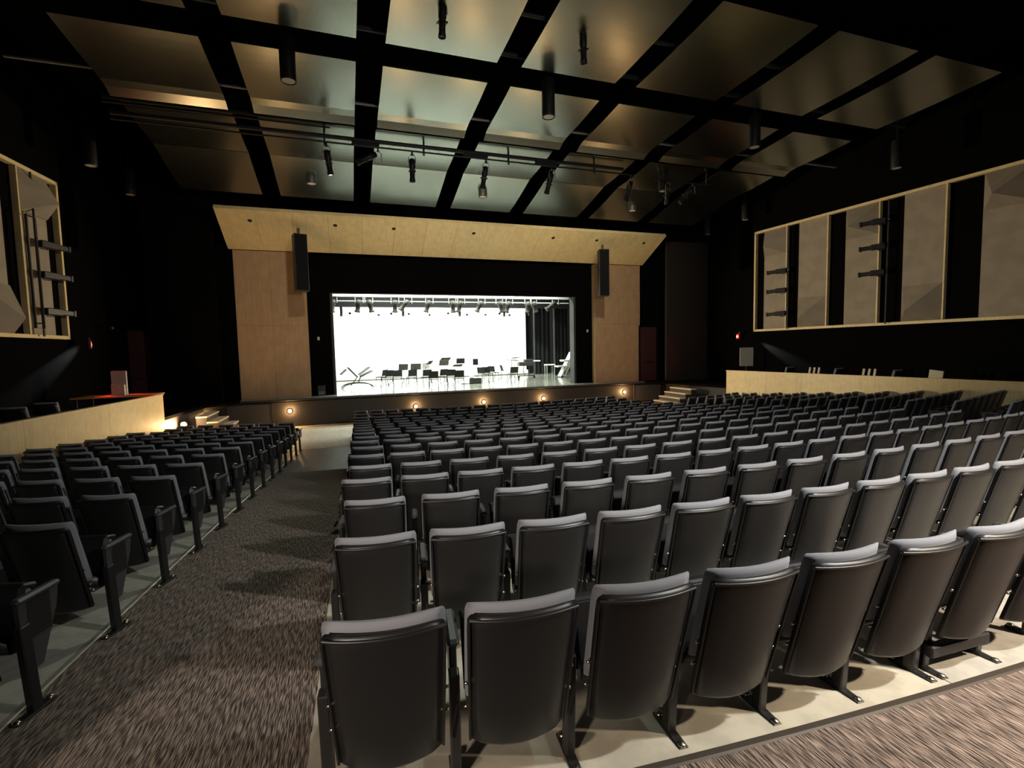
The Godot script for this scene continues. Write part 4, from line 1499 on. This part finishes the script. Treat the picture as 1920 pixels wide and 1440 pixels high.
	for q in [[-0.35, 0.05, 0.45, 1.5], [-0.12, 0.05, 0.62, 1.35]]:
		s = S()
		var d := Vector3(q[2] - q[0], q[3] - q[1], 0)
		bx(s, Vector3((q[0] + q[2]) / 2, (q[1] + q[3]) / 2, 0), Vector3(0.07, d.length(), 0.5), Basis(Vector3.BACK, -atan2(d.x, d.y)), 0.01)
		part("frame", fin(s, M.white_plastic), t)
	part("step", box_mesh(Vector3(0.62, 0.08, 0.6), M.white_plastic, 0.01, Vector3(-0.25, 0.66, 0)), t)
	part("step", box_mesh(Vector3(0.40, 0.09, 0.6), M.white_plastic, 0.01, Vector3(0.0, 1.0, 0)), t)
	part("brace", box_mesh(Vector3(0.05, 0.55, 0.05), M.chair_frame, 0.0, Vector3(-0.1, 0.40, 0.2)), t)
	for x in [-0.3, 0.3]:
		s = S()
		cone(s, Vector3(x, 0.06, 0.2), Vector3(x, 0.06, 0.26), 0.06, 0.06, 12)
		part("wheel", fin(s, M.chair_black), t)
	# folded table cart with winged leaves, aisle side
	t = thing("folding_cart", "folded table with two tilted leaves on curved legs, stage corner near the aisle", "folding table", Vector3(0.42, f, -25.2), 0.1)
	s = S()
	bx(s, Vector3(-0.26, 0.80, 0), Vector3(0.05, 0.62, 0.8), Basis(Vector3.BACK, 0.72), 0.01)
	part("leaf", fin(s, M.chair_frame), t)
	s = S()
	bx(s, Vector3(-0.68, 0.82, 0), Vector3(0.05, 0.38, 0.7), Basis(Vector3.BACK, -0.85), 0.01)
	part("leaf", fin(s, M.grey_desk), t)
	for q in [[0.30, 0.84, -0.95], [0.40, 0.70, -1.12]]:
		s = S()
		bx(s, Vector3(q[0], q[1], 0), Vector3(0.045, 0.66, 0.8), Basis(Vector3.BACK, q[2]), 0.01)
		part("leaf", fin(s, M.grey_desk), t)
	s = S()
	tube(s, [Vector3(-0.36, 0.12, 0), Vector3(0.0, 0.58, 0), Vector3(-0.1, 0.62, 0)], 0.025, 6)
	tube(s, [Vector3(0.02, 0.30, 0), Vector3(0.14, 0.58, 0)], 0.03, 6)
	part("hinge_frame", fin(s, M.chair_frame), t)
	for z in [-0.3, 0.3]:
		s = S()
		var arch := []
		for i in 13:
			var u := i / 12.0
			arch.append(Vector3(lerpf(-0.78, 0.72, u), 0.24 * pow(sin(PI * u), 0.45) + 0.02, z))
		tube(s, arch, 0.028, 6)
		part("curved_leg", fin(s, M.chair_frame), t)


# ------------------------------------------------------------------ footlights, exit signs, rear lamps

func build_small_lights() -> void:
	var spots := [[-5.26, -2.23], [-2.28, -2.25], [2.66, -2.35], [5.68, -2.33], [8.57, -2.32], [12.9, -2.23]]
	var s := S()
	lathe(s, Vector3(0, 0, 0.0), Vector3.BACK, [[0.0, 0.10], [0.03, 0.10], [0.04, 0.085]], 14)
	var plate := fin(s, M.fascia_grey)
	s = S()
	lathe(s, Vector3(0, 0, 0.035), Vector3.BACK, [[0.0, 0.075], [0.03, 0.065], [0.05, 0.03], [0.055, 0.0]], 14)
	var bulb := fin(s, M.warm_bulb)
	var n := 0
	for q in spots:
		n += 1
		var t := thing("step_light", "small glowing round aisle light on the stage front, %s from the carpet aisle side" % nth(n), "light", Vector3(q[0], q[1], ZL), 0.0, "round lights along the stage front")
		part("plate", plate, t)
		part("bulb", bulb, t)
		omni("step_glow", Vector3(q[0], q[1], ZL + 0.12), Color(1.0, 0.78, 0.52), 1.7, 0.05)
	for q in [[15.35, -2.17, -19.4, "beside the far steps, upper"], [14.35, -2.38, -19.55, "beside the far steps, lower"], [-5.0, -2.15, -17.72, "above the steps near the carpet aisle"]]:
		var t := thing("step_light", "small glowing round light " + q[3], "light", Vector3(q[0], q[1], q[2]), 0.0, "round lights by the terrace steps")
		part("plate", plate, t)
		part("bulb", bulb, t)
		part("post", box_mesh(Vector3(0.05, 0.7, 0.04), M.fascia, 0.0, Vector3(0, -0.35, -0.02)), t)
		omni("step_glow", Vector3(q[0], q[1] + 0.02, q[2] + 0.14), Color(1.0, 0.80, 0.56), 3.2 if q[0] > 0.0 else 5.0, 0.05)
	# exit signs, seen nearly edge on
	for q in [[17.76, 0.38, -18.65, "far"], [-7.45, 0.42, -18.2, "near"]]:
		var fr: bool = q[3] == "far"
		var t := thing("exit_sign", "glowing red exit sign at the " + ("far corner above the pale board" if fr else "corner above the wood table"), "exit sign", Vector3(q[0], q[1], q[2]), -2.02 if fr else 1.95)
		part("housing", box_mesh(Vector3(0.36, 0.24, 0.06), M.black_metal, 0.006, Vector3(0, 0, 0)), t)
		part("bracket", box_mesh(Vector3(0.05, 0.10, 0.05), M.black_metal, 0.0, Vector3(0, 0.16, 0)), t)
		part("face", box_mesh(Vector3(0.33, 0.21, 0.01), M.exit_red, 0.0, Vector3(0, 0, 0.032)), t)
		s = S()
		tube(s, [Vector3.ZERO, t.basis.inverse() * Vector3(wall_x(1.0 if fr else -1.0, q[2]) - q[0], 0, 0)], 0.02, 6)
		part("arm", fin(s, M.black_metal), t)
		var tm := TextMesh.new()
		tm.text = "EXIT"
		tm.font_size = 16
		tm.pixel_size = 0.008
		tm.depth = 0.006
		tm.material = M.exit_white
		var o := part("lettering", tm, t)
		o.position = Vector3(0, 0, 0.041)
		var out := Vector3(-1.0, -0.35, 0.05) if fr else Vector3(1.05, -1.1, 1.15)
		spot("exit_glow", Vector3(q[0], q[1] - 0.02, q[2]) + out.normalized() * 0.12, out, 52.0 if fr else 19.0, 0.7, Color(1.0, 0.10, 0.09) if fr else Color(1.0, 0.22, 0.18), 1.2 if fr else 8.0, 0.1)
	# wall washers whose beams streak the side walls
	for side: float in [-1.0, 1.0]:
		var at := Vector3(wall_x(side, -18.35) - side * 0.24, 0.50, -18.35) if side > 0 else Vector3(wall_x(side, -19.6) - side * 0.30, 0.95, -19.6)
		var aim := Vector3(side * 0.20, -0.52, 1.0)
		var t := thing("wall_washer", "small black lamp on the side wall " + ("by the carpet aisle" if side < 0 else "far side") + ", its beam raking the wall", "lamp", at)
		s = S()
		lathe(s, -aim.normalized() * 0.16, aim, [[0.0, 0.05], [0.02, 0.065], [0.15, 0.07], [0.15, 0.06]], 12)
		part("can", fin(s, M.black_metal), t)
		s = S()
		lathe(s, -aim.normalized() * 0.02, aim, [[0.0, 0.045], [0.005, 0.045]], 12)
		part("lamp_face", fin(s, M.rear_bulb), t)
		s = S()
		tube(s, [-aim.normalized() * 0.1, Vector3(side * 0.26, 0.0, -0.1)], 0.015, 6)
		part("arm", fin(s, M.black_metal), t)
		spot("wall_wash", at + aim.normalized() * 0.02, aim, 7.0, 1.0, Color(0.95, 0.97, 1.0), 16.0 if side < 0 else 34.0, 0.03)
	# the lamps behind the camera
	for q in REAR_LAMPS:
		var t := thing("soffit_downlight", "round downlight in the low soffit over the rear aisle, " + {5.2: "second from the carpet aisle", 9.6: "farthest from the carpet aisle", 3.0: "nearest the carpet aisle"}[q[0]], "downlight", Vector3(q[0], 1.975, q[1]))
		s = S()
		lathe(s, Vector3(0, 0, 0), Vector3.DOWN, [[0.0, 0.10], [0.0, 0.13], [0.02, 0.13], [0.025, 0.10]], 18)
		part("rim", fin(s, M.white_plastic), t)
		s = S()
		lathe(s, Vector3(0, -0.02, 0), Vector3.DOWN, [[0.0, 0.095], [0.012, 0.09]], 18)
		part("lamp_face", fin(s, M.rear_bulb), t)
	var fl := thing("soffit_floodlight", "small floodlight under the front edge of the low rear soffit", "floodlight", Vector3(3.5, 1.86, -0.20))
	part("housing", box_mesh(Vector3(0.26, 0.16, 0.10), M.black_metal, 0.01, Vector3(0, 0.02, 0.06)), fl)
	part("lamp_face", box_mesh(Vector3(0.22, 0.12, 0.01), M.rear_bulb, 0.0, Vector3(0, 0.02, 0.005)), fl)
	part("bracket", box_mesh(Vector3(0.04, 0.06, 0.04), M.black_metal, 0.0, Vector3(0, 0.12, 0.06)), fl)
	var t := thing("wall_light", "small wall light at the rear doors behind the side block", "wall light", Vector3(-4.2, 0.85, 2.95), 0.6)
	part("housing", box_mesh(Vector3(0.24, 0.18, 0.10), M.black_metal, 0.01, Vector3(0, 0, 0)), t)
	part("lamp_face", box_mesh(Vector3(0.2, 0.14, 0.01), M.rear_bulb, 0.0, Vector3(0, 0, 0.055)), t)
	part("post", box_mesh(Vector3(0.06, 2.69, 0.06), M.black_metal, 0.0, Vector3(0, -1.345, -0.05)), t)
